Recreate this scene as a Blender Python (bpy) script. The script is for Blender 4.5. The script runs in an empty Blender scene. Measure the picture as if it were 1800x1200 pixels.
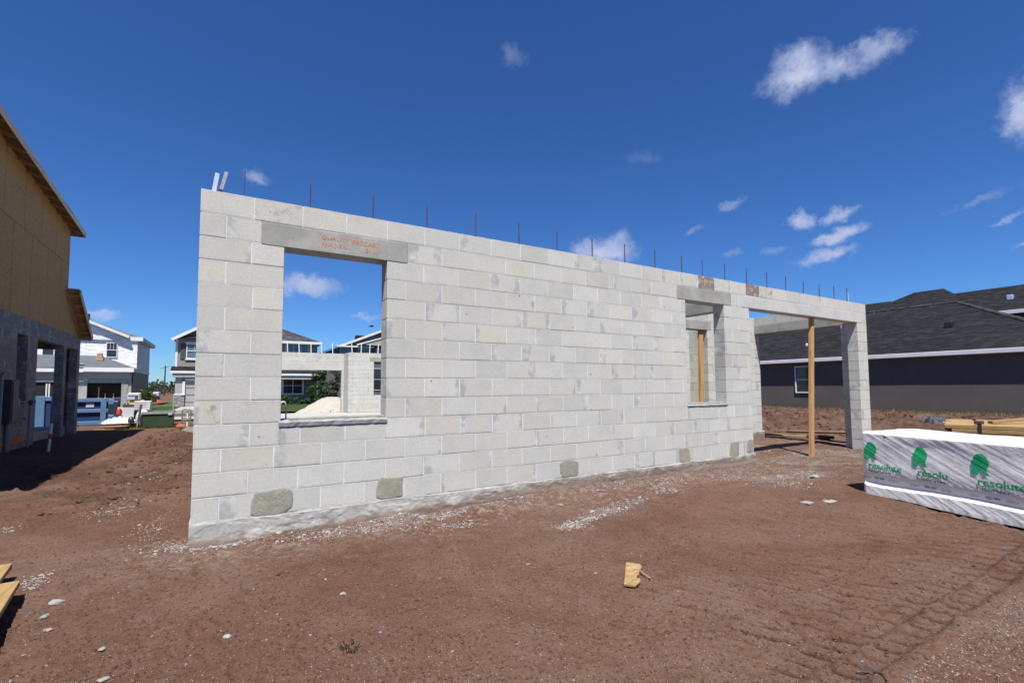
import bpy, bmesh, math, random
import numpy as np
from mathutils import Vector, Matrix
random.seed(7); rng=np.random.default_rng(7)
SC=bpy.context.scene; COL=SC.collection
R=math.radians
# ------------------------------------------------------------------ camera
def make_camera():
    f,pitch,roll,yaw,cx,cy,cz,sy=843.75,.0588,-.0065,.5406,.2092,-4.8453,1.1081,32.26
    fw=Vector((math.sin(yaw)*math.cos(pitch),math.cos(yaw)*math.cos(pitch),math.sin(pitch)))
    r0=Vector((math.cos(yaw),-math.sin(yaw),0));u0=r0.cross(fw)
    r=math.cos(roll)*r0+math.sin(roll)*u0;u=-math.sin(roll)*r0+math.cos(roll)*u0
    cd=bpy.data.cameras.new('camera');co=bpy.data.objects.new('camera',cd);COL.objects.link(co)
    m=Matrix((( r.x,u.x,-fw.x,cx),(r.y,u.y,-fw.y,cy),(r.z,u.z,-fw.z,cz),(0,0,0,1)))
    co.matrix_world=m
    cd.sensor_fit='HORIZONTAL';cd.sensor_width=36;cd.lens=f/1800*36;cd.shift_y=sy/1800
    cd.clip_start=.05;cd.clip_end=6000
    SC.camera=co
make_camera()
# ------------------------------------------------------------------ helpers
def tag(o,label=None,cat=None,group=None,kind=None):
    if label:o['label']=label
    if cat:o['category']=cat
    if group:o['group']=group
    if kind:o['kind']=kind
    return o
def thing(name,label,cat,loc=(0,0,0),group=None):
    o=bpy.data.objects.new(name,None);COL.objects.link(o);o.location=loc;o.empty_display_size=.1
    return tag(o,label,cat,group)
def rootloc(p):
    L=Vector((0,0,0))
    while p is not None:
        L=L+Vector(p.location);p=p.parent
    return L
class MB:
    def __init__(s):
        s.v=[];s.f=[];s.uvb=[];s.col=[];s.st=[]
    def add(s,vs,fs,uvb=None,col=(.5,.5,0,0),st=0.):
        n=len(s.v);s.v+= [tuple(q) for q in vs]
        s.f+=[tuple(i+n for i in q) for q in fs]
        s.uvb+= uvb if uvb else [(0,0)]*len(vs)
        s.col+=[col]*len(vs);s.st+=[st]*len(vs)
    def box(s,a,b,ch=0,**k):
        x0,y0,z0=[min(p,q) for p,q in zip(a,b)];x1,y1,z1=[max(p,q) for p,q in zip(a,b)]
        if ch<=0:
            vs=[(x,y,z) for x in(x0,x1) for y in(y0,y1) for z in(z0,z1)]
            fs=[(0,1,3,2),(4,6,7,5),(0,4,5,1),(2,3,7,6),(0,2,6,4),(1,5,7,3)]
            s.add(vs,fs,**k);return
        s.add(*chbox((x0,y0,z0),(x1,y1,z1),ch),**k)
    def bar(s,p,q,w,h,ch=0,up=(0,0,1),**k):
        # rectangular bar from p to q: w sideways, h along up
        p=Vector(p);q=Vector(q);d=(q-p);L=d.length;d.normalize();up=Vector(up)
        sd=d.cross(up)
        if sd.length<1e-4: sd=d.cross(Vector((1,0,0)))
        sd.normalize();u=sd.cross(d)
        vs,fs=chbox((-w/2,0,-h/2),(w/2,L,h/2),ch) if ch>0 else ([(x,y,z) for x in(-w/2,w/2) for y in(0,L) for z in(-h/2,h/2)],[(0,1,3,2),(4,6,7,5),(0,4,5,1),(2,3,7,6),(0,2,6,4),(1,5,7,3)])
        s.add([p+sd*a+d*b+u*c for a,b,c in vs],fs,**k)
    def tube(s,pts,r,n=8,cap=True,**k):
        pts=[Vector(p) for p in pts];rs=r if isinstance(r,(list,tuple)) else [r]*len(pts)
        vs=[];fs=[]
        for i,p in enumerate(pts):
            d=(pts[min(i+1,len(pts)-1)]-pts[max(i-1,0)]).normalized()
            a=d.cross(Vector((0,0,1)));
            if a.length<1e-3:a=Vector((1,0,0))
            a.normalize();b=d.cross(a)
            for j in range(n):
                t=2*math.pi*j/n;vs.append(p+(a*math.cos(t)+b*math.sin(t))*rs[i])
        for i in range(len(pts)-1):
            for j in range(n):
                fs.append((i*n+j,i*n+(j+1)%n,(i+1)*n+(j+1)%n,(i+1)*n+j))
        if cap: fs.append(tuple(range(n))[::-1]);fs.append(tuple((len(pts)-1)*n+j for j in range(n)))
        s.add(vs,fs,**k)
    def prism(s,poly,ext,**k):
        # poly: 3D points (planar), ext: extrusion vector
        e=Vector(ext);n=len(poly);p=[Vector(q) for q in poly]
        vs=p+[q+e for q in p]
        fs=[tuple(range(n))[::-1],tuple(range(n,2*n))]+[(i,(i+1)%n,n+(i+1)%n,n+i) for i in range(n)]
        s.add(vs,fs,**k)
    def build(s,name,mat,parent=None,smooth=False,attrs=False,fixn=True,label=None):
        L=rootloc(parent) if parent else Vector((0,0,0))
        me=bpy.data.meshes.new(name)
        V=np.array(s.v,dtype=np.float64)-np.array(L)
        me.from_pydata(V.tolist(),[],s.f)
        if attrs:
            ca=me.color_attributes.new('tone','FLOAT_COLOR','POINT')
            ca.data.foreach_set('color',np.array(s.col,dtype=np.float32).ravel())
            sa=me.attributes.new('stain','FLOAT','POINT');sa.data.foreach_set('value',np.array(s.st,dtype=np.float32))
        if fixn:
            bm=bmesh.new();bm.from_mesh(me);bmesh.ops.recalc_face_normals(bm,faces=bm.faces);bm.to_mesh(me);bm.free()
        # metric UVs (u level, v up the slope)
        uv=me.uv_layers.new(name='metric')
        n=len(me.loops);vi=np.zeros(n,np.int32);me.loops.foreach_get('vertex_index',vi)
        co=np.array(s.v);ls=np.zeros(len(me.polygons),np.int32);lt=ls.copy();me.polygons.foreach_get('loop_start',ls);me.polygons.foreach_get('loop_total',lt)
        no=np.zeros(len(me.polygons)*3);me.polygons.foreach_get('normal',no);no=no.reshape(-1,3)
        ln=np.repeat(no,lt,axis=0)
        u=np.stack([-ln[:,1],ln[:,0],0*ln[:,0]],1);l=np.linalg.norm(u,axis=1)
        flat=np.abs(ln[:,2])>.985
        u[flat]=(1,0,0);l[flat]=1;u/=l[:,None]
        w=np.cross(ln,u)
        P=np.zeros((n,3));order=np.concatenate([np.arange(a,a+b) for a,b in zip(ls,lt)]) if len(ls) else np.array([],int)
        P[:]=co[vi];UV=np.zeros((n,2))
        UV[order,0]=np.sum(P[order]*u,1);UV[order,1]=np.sum(P[order]*w,1)
        uv.data.foreach_set('uv',UV.ravel())
        if attrs:
            ub=me.uv_layers.new(name='blk');B=np.array(s.uvb,dtype=np.float64)[vi];ub.data.foreach_set('uv',B.ravel())
        if smooth:
            me.polygons.foreach_set('use_smooth',[True]*len(me.polygons))
        me.materials.append(mat)
        o=bpy.data.objects.new(name,me);COL.objects.link(o)
        if parent:o.parent=parent
        if label:o['label']=label
        return o
def chbox(a,b,c):
    x=(a[0],b[0]);y=(a[1],b[1]);z=(a[2],b[2]);vs=[];ix={}
    for i in(0,1):
        for j in(0,1):
            for k in(0,1):
                s=[c if q==0 else -c for q in(i,j,k)]
                for ax in range(3):
                    p=[x[i],y[j],z[k]]
                    for m in range(3):
                        if m!=ax:p[m]+=s[m]
                    ix[(i,j,k,ax)]=len(vs);vs.append(tuple(p))
    fs=[]
    g=lambda i,j,k,ax:ix[(i,j,k,ax)]
    for s in(0,1):
        fs.append([g(s,0,0,0),g(s,1,0,0),g(s,1,1,0),g(s,0,1,0)])
        fs.append([g(0,s,0,1),g(1,s,0,1),g(1,s,1,1),g(0,s,1,1)])
        fs.append([g(0,0,s,2),g(1,0,s,2),g(1,1,s,2),g(0,1,s,2)])
    for p in(0,1):
        for q in(0,1):
            fs.append([g(p,q,0,0),g(p,q,1,0),g(p,q,1,1),g(p,q,0,1)])
            fs.append([g(p,0,q,0),g(p,1,q,0),g(p,1,q,2),g(p,0,q,2)])
            fs.append([g(0,p,q,1),g(1,p,q,1),g(1,p,q,2),g(0,p,q,2)])
    for i in(0,1):
        for j in(0,1):
            for k in(0,1):fs.append([g(i,j,k,0),g(i,j,k,1),g(i,j,k,2)])
    cx=Vector(((a[0]+b[0])/2,(a[1]+b[1])/2,(a[2]+b[2])/2))
    out=[]
    for f in fs:
        p=[Vector(vs[i]) for i in f];n=(p[1]-p[0]).cross(p[2]-p[0])
        out.append(tuple(f) if n.dot(p[0]-cx)>0 else tuple(f[::-1]))
    return vs,out
# numpy value noise
def _h(i,j,s):
    n=(i.astype(np.int64)*374761393+j.astype(np.int64)*668265263+s*1442695041)&0xffffffff
    n=((n^(n>>13))*1274126177)&0xffffffff
    return ((n^(n>>16))&0xffff)/65535.
def vn(x,y,s=0):
    x=np.asarray(x,float);y=np.asarray(y,float)
    i=np.floor(x);j=np.floor(y);a=x-i;b=y-j;a=a*a*(3-2*a);b=b*b*(3-2*b)
    return (_h(i,j,s)*(1-a)+_h(i+1,j,s)*a)*(1-b)+(_h(i,j+1,s)*(1-a)+_h(i+1,j+1,s)*a)*b
def fbm(x,y,s=0,o=4,g=.5):
    t=0;a=1;m=0
    for k in range(o):
        t=t+a*(vn(x*2**k+k*17.3,y*2**k-k*9.1,s+k)-.5);m+=a;a*=g
    return t/m*2
def ss(e0,e1,x):
    t=np.clip((np.asarray(x,float)-e0)/(e1-e0),0,1);return t*t*(3-2*t)
# ------------------------------------------------------------------ materials
class NT:
    def __init__(s,name):
        s.m=bpy.data.materials.new(name);s.m.use_nodes=True;s.t=s.m.node_tree;s.t.nodes.clear()
        s.out=s.n('ShaderNodeOutputMaterial');s.b=s.n('ShaderNodeBsdfPrincipled');s.l(s.b.outputs[0],s.out.inputs[0])
        s.b.inputs['Specular IOR Level'].default_value=.25
    def n(s,t,**k):
        q=s.t.nodes.new(t)
        for a,b in k.items():setattr(q,a,b)
        return q
    def l(s,a,b):s.t.links.new(a,b)
    def val(s,q,i,v):
        if hasattr(v,'is_output') or isinstance(v,bpy.types.NodeSocket):s.l(v,q.inputs[i])
        else:q.inputs[i].default_value=v
    def coord(s,w='Object'):return s.n('ShaderNodeTexCoord').outputs[w]
    def uv(s,name='metric'):return s.n('ShaderNodeUVMap',uv_map=name).outputs[0]
    def map(s,v,sc=(1,1,1),rot=(0,0,0),loc=(0,0,0)):
        q=s.n('ShaderNodeMapping');s.l(v,q.inputs[0]);q.inputs['Scale'].default_value=sc;q.inputs['Rotation'].default_value=rot;q.inputs['Location'].default_value=loc;return q.outputs[0]
    def noise(s,v,sc,det=4,rough=.55,dist=0):
        q=s.n('ShaderNodeTexNoise');s.l(v,q.inputs['Vector']);q.inputs['Scale'].default_value=sc;q.inputs['Detail'].default_value=det;q.inputs['Roughness'].default_value=rough;q.inputs['Distortion'].default_value=dist;return q.outputs['Fac']
    def vor(s,v,sc,feat='F1',out='Distance',rnd=1):
        q=s.n('ShaderNodeTexVoronoi',feature=feat);s.l(v,q.inputs['Vector']);q.inputs['Scale'].default_value=sc;q.inputs['Randomness'].default_value=rnd;return q.outputs[out]
    def math(s,op,a,b=0.,c=None,clamp=False):
        q=s.n('ShaderNodeMath',operation=op,use_clamp=clamp);s.val(q,0,a);s.val(q,1,b)
        if c is not None:s.val(q,2,c)
        return q.outputs[0]
    def rng(s,v,a,b,c=0.,d=1.,smooth=True):
        q=s.n('ShaderNodeMapRange',interpolation_type='SMOOTHSTEP' if smooth else 'LINEAR');s.val(q,0,v);s.val(q,1,a);s.val(q,2,b);s.val(q,3,c);s.val(q,4,d);return q.outputs[0]
    def mix(s,f,a,b,mode='MIX'):
        q=s.n('ShaderNodeMix',data_type='RGBA',blend_type=mode)
        s.val(q,0,f)
        for i,v in((6,a),(7,b)):
            if isinstance(v,(tuple,list)):q.inputs[i].default_value=(*v[:3],1)
            else:s.l(v,q.inputs[i])
        return q.outputs[2]
    def ramp(s,v,stops):
        q=s.n('ShaderNodeValToRGB');s.l(v,q.inputs[0]);e=q.color_ramp.elements
        while len(e)<len(stops):e.new(.5)
        for i,(p,c) in enumerate(stops):e[i].position=p;e[i].color=(*c[:3],1)
        return q.outputs[0]
    def bump(s,h,str=.3,dist=.01):
        q=s.n('ShaderNodeBump');q.inputs['Strength'].default_value=str;q.inputs['Distance'].default_value=dist;s.l(h,q.inputs['Height']);s.l(q.outputs[0],s.b.inputs['Normal'])
    def col(s,c):s.val(s.b,'Base Color',(*c[:3],1) if isinstance(c,(tuple,list)) else c)
    def rough(s,r):s.val(s.b,'Roughness',r)
def simple(name,c,rough=.6,metal=0,vary=.15,sc=6,bump=.1,spec=.25):
    m=NT(name);v=m.coord();n=m.noise(v,sc,5,.6)
    c2=tuple(x*(1-vary) for x in c);c3=tuple(min(1,x*(1+vary)) for x in c)
    m.col(m.ramp(n,[(.3,c2),(.7,c3)]));m.rough(rough);m.b.inputs['Metallic'].default_value=metal;m.b.inputs['Specular IOR Level'].default_value=spec
    if bump:m.bump(m.noise(v,sc*12,3),bump,.004)
    return m.m
def mat_block(name,base=(.452,.452,.414),tan=(.468,.449,.384),grey=(.432,.434,.406),stainc=(.16,.115,.09)):
    m=NT(name);v=m.coord();at=m.n('ShaderNodeVertexColor',layer_name='tone')
    sp=m.n('ShaderNodeSeparateColor');m.l(at.outputs[0],sp.inputs[0])
    r,g,b=sp.outputs;a=at.outputs[1]
    uv=m.n('ShaderNodeSeparateXYZ');m.l(m.uv('blk'),uv.inputs[0]);u=uv.outputs[0];w=uv.outputs[1]
    c=m.mix(m.rng(g,.35,.95),base,tan)
    c=m.mix(m.rng(g,.3,0.),c,grey)
    big=m.noise(v,3.1,5,.62);c=m.mix(m.rng(big,.42,.72,0,.55),c,(.375,.38,.355))
    med=m.noise(v,16,4,.65);c=m.mix(m.rng(med,.5,.8,0,.45),c,(.52,.525,.50));md2=m.noise(v,46,3,.8);c=m.mix(m.rng(md2,.5,.72,0,.55),c,(.54,.545,.52));c=m.mix(m.rng(md2,.47,.28,0,.5),c,(.30,.30,.28))
    fine=m.noise(v,170,3,.7);pit=m.rng(fine,.30,.42,1,0)
    c=m.mix(m.math('MULTIPLY',pit,.32),c,(.24,.235,.215))
    # tone multiplies the real colour of each block
    tn=m.rng(r,0,1,.82,1.08,False);cc=m.n('ShaderNodeCombineColor')
    for i in range(3):m.l(tn,cc.inputs[i])
    c=m.mix(1.,c,cc.outputs[0],'MULTIPLY')
    # mortar slurry smeared over the block ends
    nz=m.noise(v,9,4,.7);nz2=m.math('MULTIPLY',m.math('SUBTRACT',nz,.5),1.5)
    sl=m.math('SUBTRACT',b,m.math('ADD',m.math('MULTIPLY',u,2.8),nz2));sr=m.math('SUBTRACT',a,m.math('ADD',m.math('MULTIPLY',m.math('SUBTRACT',1.,u),2.8),nz2))
    sm=m.rng(m.math('MAXIMUM',sl,sr),0.,.25,0,.8)
    c=m.mix(sm,c,m.mix(m.rng(m.noise(v,7,4,.7),.40,.66),(.285,.288,.278),(.50,.50,.48)))
    # softly darker lower/upper edges
    ed=m.math('MINIMUM',w,m.math('SUBTRACT',1.,w));c=m.mix(m.math('MULTIPLY',m.rng(m.math('ADD',ed,m.math('MULTIPLY',nz2,.3)),.12,.0),.25),c,(.30,.30,.285))
    st=m.n('ShaderNodeAttribute',attribute_name='stain');sf=st.outputs['Fac']
    sk=m.rng(m.math('ADD',sf,m.math('MULTIPLY',m.math('SUBTRACT',m.noise(v,11,5,.7),.5),1.1)),.45,.75,0,.9)
    sk=m.math('MULTIPLY',sk,m.rng(sf,.02,.1))
    c=m.mix(sk,c,stainc)
    # sparse chipped pin holes
    ho=m.rng(m.vor(v,4.4),.034,.052,.9,0);c=m.mix(ho,c,(.10,.09,.08))
    m.col(c);m.rough(.95);m.b.inputs['Specular IOR Level'].default_value=.1
    h=m.math('ADD',m.math('MULTIPLY',fine,.6),m.math('MULTIPLY',m.noise(v,60,3),.4));m.bump(h,.55,.006)
    return m.m
def mat_conc(name,a=(.36,.355,.335),b=(.52,.515,.49),sc=2.5,rough=.9,bmp=.35,dark=(.24,.235,.22)):
    m=NT(name);v=m.coord();n=m.noise(v,sc,6,.65,.4);c=m.ramp(n,[(.32,a),(.62,b)])
    c=m.mix(m.rng(m.noise(v,7*sc,5,.7),.55,.8,0,.6),c,dark)
    c=m.mix(m.rng(m.noise(v,55,2,.6),.62,.75,0,.5),c,tuple(min(1,x*1.25) for x in b))
    m.col(c);m.rough(rough);m.bump(m.math('ADD',m.noise(v,90,3,.7),m.noise(v,14,4)),bmp,.008);return m.m
def mat_wood(name,a=(.62,.42,.20),b=(.72,.53,.29),axis='y',grain=(.40,.24,.10)):
    m=NT(name);sc={'x':(1.2,22,22),'y':(22,1.2,22),'z':(22,22,1.2)}[axis]
    v=m.map(m.coord(),sc);n=m.noise(v,1.,5,.6,1.2);c=m.ramp(n,[(.3,b),(.55,a),(.75,grain)])
    kn=m.rng(m.vor(m.map(m.coord(),tuple(q/6 for q in sc)),1.),.05,.12,.8,0);c=m.mix(kn,c,(.22,.12,.05))
    c=m.mix(m.rng(m.noise(m.coord(),3,4),.5,.8,0,.35),c,tuple(x*.6 for x in a))
    m.col(c);m.rough(.75);m.bump(n,.25,.003);return m.m
def mat_osb(name,a=(.50,.33,.15),b=(.66,.47,.25),seams=False):
    m=NT(name);v=m.uv();w=m.map(v,(26,60,1),(0,0,.5));cell=m.vor(w,.8,out='Color')
    sp=m.n('ShaderNodeSeparateColor');m.l(cell,sp.inputs[0])
    w2=m.map(v,(60,22,1),(0,0,-.4));ce2=m.vor(w2,.7,out='Color');s2=m.n('ShaderNodeSeparateColor');m.l(ce2,s2.inputs[0])
    c=m.mix(sp.outputs[0],a,b);c=m.mix(m.math('MULTIPLY',s2.outputs[1],.5),c,tuple(x*.7 for x in a))
    dk=m.rng(m.noise(m.map(v,(7,16,1)),1,3,.6),.66,.72);c=m.mix(m.math('MULTIPLY',dk,.7),c,(.20,.11,.05))
    if seams:
        br=m.n('ShaderNodeTexBrick',offset=.5);m.l(v,br.inputs['Vector']);br.inputs['Scale'].default_value=1;br.inputs['Brick Width'].default_value=1.22;br.inputs['Row Height'].default_value=2.44;br.inputs['Mortar Size'].default_value=.015;br.inputs['Mortar Smooth'].default_value=0
        c=m.mix(m.math('MULTIPLY',br.outputs['Fac'],.75),c,(.15,.08,.04))
        c=m.mix(m.rng(m.noise(m.map(v,(1.2,.35,1)),1,4,.6),.45,.75,0,.35),c,(.42,.25,.10))
    m.col(c);m.rough(.8);m.bump(sp.outputs[0],.2,.003);return m.m
def mat_shingle(name,a=(.0065,.0072,.0085),b=(.0165,.0175,.020)):
    m=NT(name);v=m.uv();br=m.n('ShaderNodeTexBrick',offset=.37,offset_frequency=2,squash=.7,squash_frequency=3);m.l(v,br.inputs['Vector'])
    br.inputs['Scale'].default_value=1;br.inputs['Brick Width'].default_value=.34;br.inputs['Row Height'].default_value=.145;br.inputs['Mortar Size'].default_value=.012;br.inputs['Mortar Smooth'].default_value=.3
    br.inputs['Color1'].default_value=(*a,1);br.inputs['Color2'].default_value=(*b,1);br.inputs['Mortar'].default_value=(.008,.008,.009,1);br.inputs['Bias'].default_value=-.1
    cell=m.vor(m.map(v,(2.1,6.9,1)),1,out='Color');sp=m.n('ShaderNodeSeparateColor');m.l(cell,sp.inputs[0])
    c=m.mix(m.rng(sp.outputs[0],.55,.9,0,.6),br.outputs['Color'],tuple(min(1,x*1.5) for x in b))
    c=m.mix(m.rng(m.noise(v,.35,4),.4,.7,0,.35),c,a)
    m.b.inputs['Specular IOR Level'].default_value=.12;m.col(c);m.rough(.95);m.bump(br.outputs['Fac'],-.4,.01);return m.m
def mat_siding(name,c0,pitch=.15,vary=.1):
    m=NT(name);v=m.uv();s=m.n('ShaderNodeSeparateXYZ');m.l(v,s.inputs[0])
    fr=m.math('FRACT',m.math('DIVIDE',s.outputs[1],pitch))
    c=m.mix(m.rng(fr,.06,.0),c0,tuple(x*.45 for x in c0));c=m.mix(m.rng(m.noise(v,2,4),.4,.7,0,vary),c,tuple(x*.75 for x in c0))
    m.col(c);m.rough(.6);m.bump(fr,-.6,.02);return m.m
def mat_wrapwall(name):
    m=NT(name);v=m.uv();n=m.noise(m.map(v,(.9,2.6,1),(0,0,.35)),1.,6,.62,1.4)
    c=m.ramp(n,[(.3,(.60,.62,.66)),(.6,(.74,.75,.78))]);br=m.n('ShaderNodeTexBrick',offset=0);m.l(v,br.inputs['Vector']);br.inputs['Scale'].default_value=1;br.inputs['Brick Width'].default_value=2.7;br.inputs['Row Height'].default_value=1.36;br.inputs['Mortar Size'].default_value=.012
    c=m.mix(m.math('MULTIPLY',br.outputs['Fac'],.35),c,(.42,.45,.52))
    m.col(c);m.rough(.5);m.bump(n,.7,.12);return m.m
def mat_glass(name,c=(.02,.024,.03)):
    m=NT(name);m.col(c);m.rough(.06);m.b.inputs['Specular IOR Level'].default_value=.6;return m.m
def mat_leaf(name,a,b):
    m=NT(name);r=m.n('ShaderNodeNewGeometry').outputs['Random Per Island'];m.col(m.ramp(r,[(0,a),(1,b)]));m.rough(.55)
    t=m.n('ShaderNodeBsdfTranslucent');m.l(m.ramp(r,[(0,a),(1,b)]),t.inputs[0]);ms=m.n('ShaderNodeMixShader');ms.inputs[0].default_value=.3;m.l(m.b.outputs[0],ms.inputs[1]);m.l(t.outputs[0],ms.inputs[2]);m.l(ms.outputs[0],m.out.inputs[0]);return m.m
def mat_soil():
    m=NT('soil');v=m.coord();xyz=m.n('ShaderNodeSeparateXYZ');m.l(v,xyz.inputs[0]);X,Y=xyz.outputs[0],xyz.outputs[1]
    n1=m.noise(v,.9,6,.62,.6);n2=m.noise(v,5.5,6,.68);n3=m.noise(v,38,5,.7);n4=m.noise(v,150,3,.7)
    c=m.ramp(n1,[(.30,(.080,.041,.0275)),(.5,(.102,.057,.0405)),(.7,(.118,.072,.054))])
    c=m.mix(m.rng(n2,.50,.72,0,.5),c,(.120,.082,.066))
    c=m.mix(m.rng(n2,.47,.28,0,.55),c,(.066,.034,.024))
    c=m.mix(m.rng(n3,.55,.75,0,.4),c,(.122,.084,.068))
    c=m.mix(m.rng(n3,.47,.33,0,.85),c,(.042,.022,.015));n5=m.noise(v,75,3,.75);c=m.mix(m.rng(n5,.40,.30,0,.75),c,(.030,.017,.012));c=m.mix(m.rng(n5,.62,.72,0,.5),c,(.175,.135,.112))
    gr=m.rng(m.noise(v,.8,6,.72,.8),.47,.60)
    c=m.mix(m.math('MULTIPLY',gr,m.rng(n4,.45,.60,0,.4)),c,(.150,.118,.103))
    dm=m.n('ShaderNodeAttribute',attribute_name='damp_shade').outputs['Fac'];c=m.mix(m.math('MULTIPLY',dm,.92),c,(.028,.015,.010))  # moist churned soil, plus shade painted into the track grooves
    # scattered pale grit and dark crumbs
    d=m.vor(v,62);sel=m.vor(v,62,out='Color');s2=m.n('ShaderNodeSeparateColor');m.l(sel,s2.inputs[0])
    dens=m.rng(m.noise(v,1.7,5,.65),.40,.68,.90,.70)
    g=m.math('MULTIPLY',m.rng(d,.18,.30,1,0),m.math('GREATER_THAN',s2.outputs[0],dens));c=m.mix(m.math('MULTIPLY',g,.7),c,(.21,.18,.16))
    g2=m.math('MULTIPLY',m.rng(m.vor(v,34),.15,.33,1,0),m.math('GREATER_THAN',m.noise(v,9,4),.50));c=m.mix(m.math('MULTIPLY',g2,.75),c,(.030,.017,.012))
    # dry mortar dust spilled along the foot of the block wall
    wob=m.math('MULTIPLY',m.math('SUBTRACT',m.noise(v,1.4,5,.7),.5),1.6)
    near=m.math('MULTIPLY',m.rng(m.math('ADD',Y,wob),-1.15,-.05),m.rng(Y,.6,.3))
    inx=m.math('MULTIPLY',m.rng(m.math('ADD',X,wob),-.9,0.1),m.rng(X,13.5,11.5))
    pw=m.rng(m.noise(v,13,6,.75),.47,.66)
    du=m.math('MULTIPLY',m.math('MULTIPLY',near,inx),m.math('MULTIPLY',pw,.72));c=m.mix(du,c,(.19,.168,.148))
    # spilled mortar in the porch and in front of the opening
    bl=m.math('MULTIPLY',m.math('MULTIPLY',m.rng(X,6.0,8.5),m.rng(X,14.5,12.)),m.math('MULTIPLY',m.rng(Y,-2.0,-.8),m.rng(Y,2.8,2.)))
    c=m.mix(m.math('MULTIPLY',bl,m.math('MULTIPLY',m.rng(m.noise(v,2.3,6,.72,.5),.47,.60),m.rng(m.noise(v,26,4,.7),.40,.58,0,.7))),c,(.19,.172,.152))
    # lighter far fields
    m.col(c);m.rough(.97);m.b.inputs['Specular IOR Level'].default_value=.08
    h=m.math('ADD',m.math('MULTIPLY',n3,.5),m.math('ADD',m.math('MULTIPLY',n4,.25),m.math('MULTIPLY',g,.2)));m.bump(h,.9,.03)
    return m.m
def mat_grass(name,a,b,c):
    m=NT(name);v=m.coord();n=m.noise(v,.8,6,.7);n2=m.noise(v,18,4,.7);k=m.ramp(n,[(.3,a),(.6,b)]);k=m.mix(m.rng(n2,.5,.75,0,.7),k,c);m.col(k);m.rough(.95);m.bump(m.noise(v,60,3),.9,.04);return m.m
def mat_stone(name):
    m=NT(name);v=m.uv();cell=m.vor(m.map(v,(2.6,9,1)),1,out='Color',rnd=.8);sp=m.n('ShaderNodeSeparateColor');m.l(cell,sp.inputs[0])
    e=m.vor(m.map(v,(2.6,9,1)),1,feat='DISTANCE_TO_EDGE',rnd=.8);c=m.ramp(sp.outputs[0],[(0,(.10,.10,.105)),(.5,(.24,.235,.225)),(1,(.38,.36,.33))]);c=m.mix(m.rng(e,.06,.0),c,(.05,.05,.05));m.col(c);m.rough(.85);m.bump(m.rng(e,0,.1),.8,.03);return m.m
def mat_paint_worn(name,c,rust=(.12,.06,.03),amt=.25,rough=.5):
    m=NT(name);v=m.coord();n=m.noise(v,4,6,.7);k=m.mix(m.rng(m.noise(v,1.3,4),.3,.7,0,.3),c,tuple(x*.7 for x in c));k=m.mix(m.rng(n,.60,.68,0,amt*3),k,rust);k=m.mix(m.rng(m.noise(v,9,5,.7),.62,.7,0,.5),k,tuple(min(1,x*1.5+.08) for x in c));m.col(k);m.rough(rough);return m.m
def mat_stucco():
    m=NT('dark_stucco');v=m.coord();n=m.noise(v,.9,6,.65);c=m.ramp(n,[(.3,(.092,.083,.078)),(.7,(.110,.100,.094))])
    x=m.n('ShaderNodeSeparateXYZ');m.l(v,x.inputs[0]);zz=m.math('ADD',x.outputs[2],m.math('MULTIPLY',m.math('SUBTRACT',m.noise(v,1.1,5,.7),.5),.5))
    c=m.mix(m.rng(zz,.42,.0,0,.8),c,(.105,.066,.050))
    m.col(c);m.rough(.95);m.b.inputs['Specular IOR Level'].default_value=.1;m.bump(m.noise(v,35,4,.7),.35,.01);return m.m
def mat_footing():
    m=NT('rough_footing');v=m.coord();n=m.noise(v,7,6,.7,.4);c=m.ramp(n,[(.3,(.27,.266,.245)),(.62,(.375,.372,.345))])
    c=m.mix(m.rng(m.noise(v,45,3,.75),.48,.3,0,.6),c,(.20,.19,.17))
    x=m.n('ShaderNodeSeparateXYZ');m.l(v,x.inputs[0]);zz=m.math('ADD',x.outputs[2],m.math('MULTIPLY',m.math('SUBTRACT',m.noise(m.map(v,(1,1,2.5)),3.5,5,.7),.5),.30))
    zz=m.math('SUBTRACT',zz,m.math('MULTIPLY',m.rng(x.outputs[0],1.2,4.0),.10))
    c=m.mix(m.rng(zz,.11,.02,0,.85),c,(.155,.105,.080))
    m.col(c);m.rough(.97);m.b.inputs['Specular IOR Level'].default_value=.08;m.bump(m.math('ADD',n,m.math('MULTIPLY',m.noise(v,60,3,.7),.5)),.45,.01);return m.m
M={}
M['block']=mat_block('grey_block');M['mortar']=mat_conc('mortar',(.46,.46,.44),(.58,.58,.56),4,.95,.3,(.26,.26,.24))
M['blockL']=mat_block('shaded_block',(.155,.144,.129),(.165,.15,.13),(.14,.133,.122));M['mortarL']=mat_conc('shaded_mortar',(.125,.116,.106),(.17,.16,.148),4,.95,.3,(.10,.095,.09))  # left house copies of block and mortar, its shade darkened into the colour
M['lintel']=mat_conc('precast',(.20,.204,.18),(.305,.306,.28),2.6,.85,.12,(.17,.172,.157));M['lintelp']=mat_conc('pale_precast',(.375,.375,.352),(.46,.46,.44),1.6,.9,.3,(.29,.275,.25));M['sill']=mat_conc('sill_conc',(.17,.174,.167),(.27,.274,.262),7,.9,.5);M['foot']=mat_footing()
M['slab']=mat_conc('slab_conc',(.26,.255,.245),(.33,.325,.31),1,.85,.2,(.21,.205,.195));M['patch']=mat_conc('green_grey_grout',(.205,.202,.162),(.275,.27,.22),9,.95,.55,(.15,.145,.12))
M['crumbd']=mat_conc('dirty_mortar',(.11,.088,.073),(.185,.168,.150),9,.95,.4,(.08,.055,.043))
M['crumb']=mat_conc('dry_mortar',(.165,.155,.143),(.265,.257,.243),9,.95,.4,(.10,.083,.07))
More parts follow.
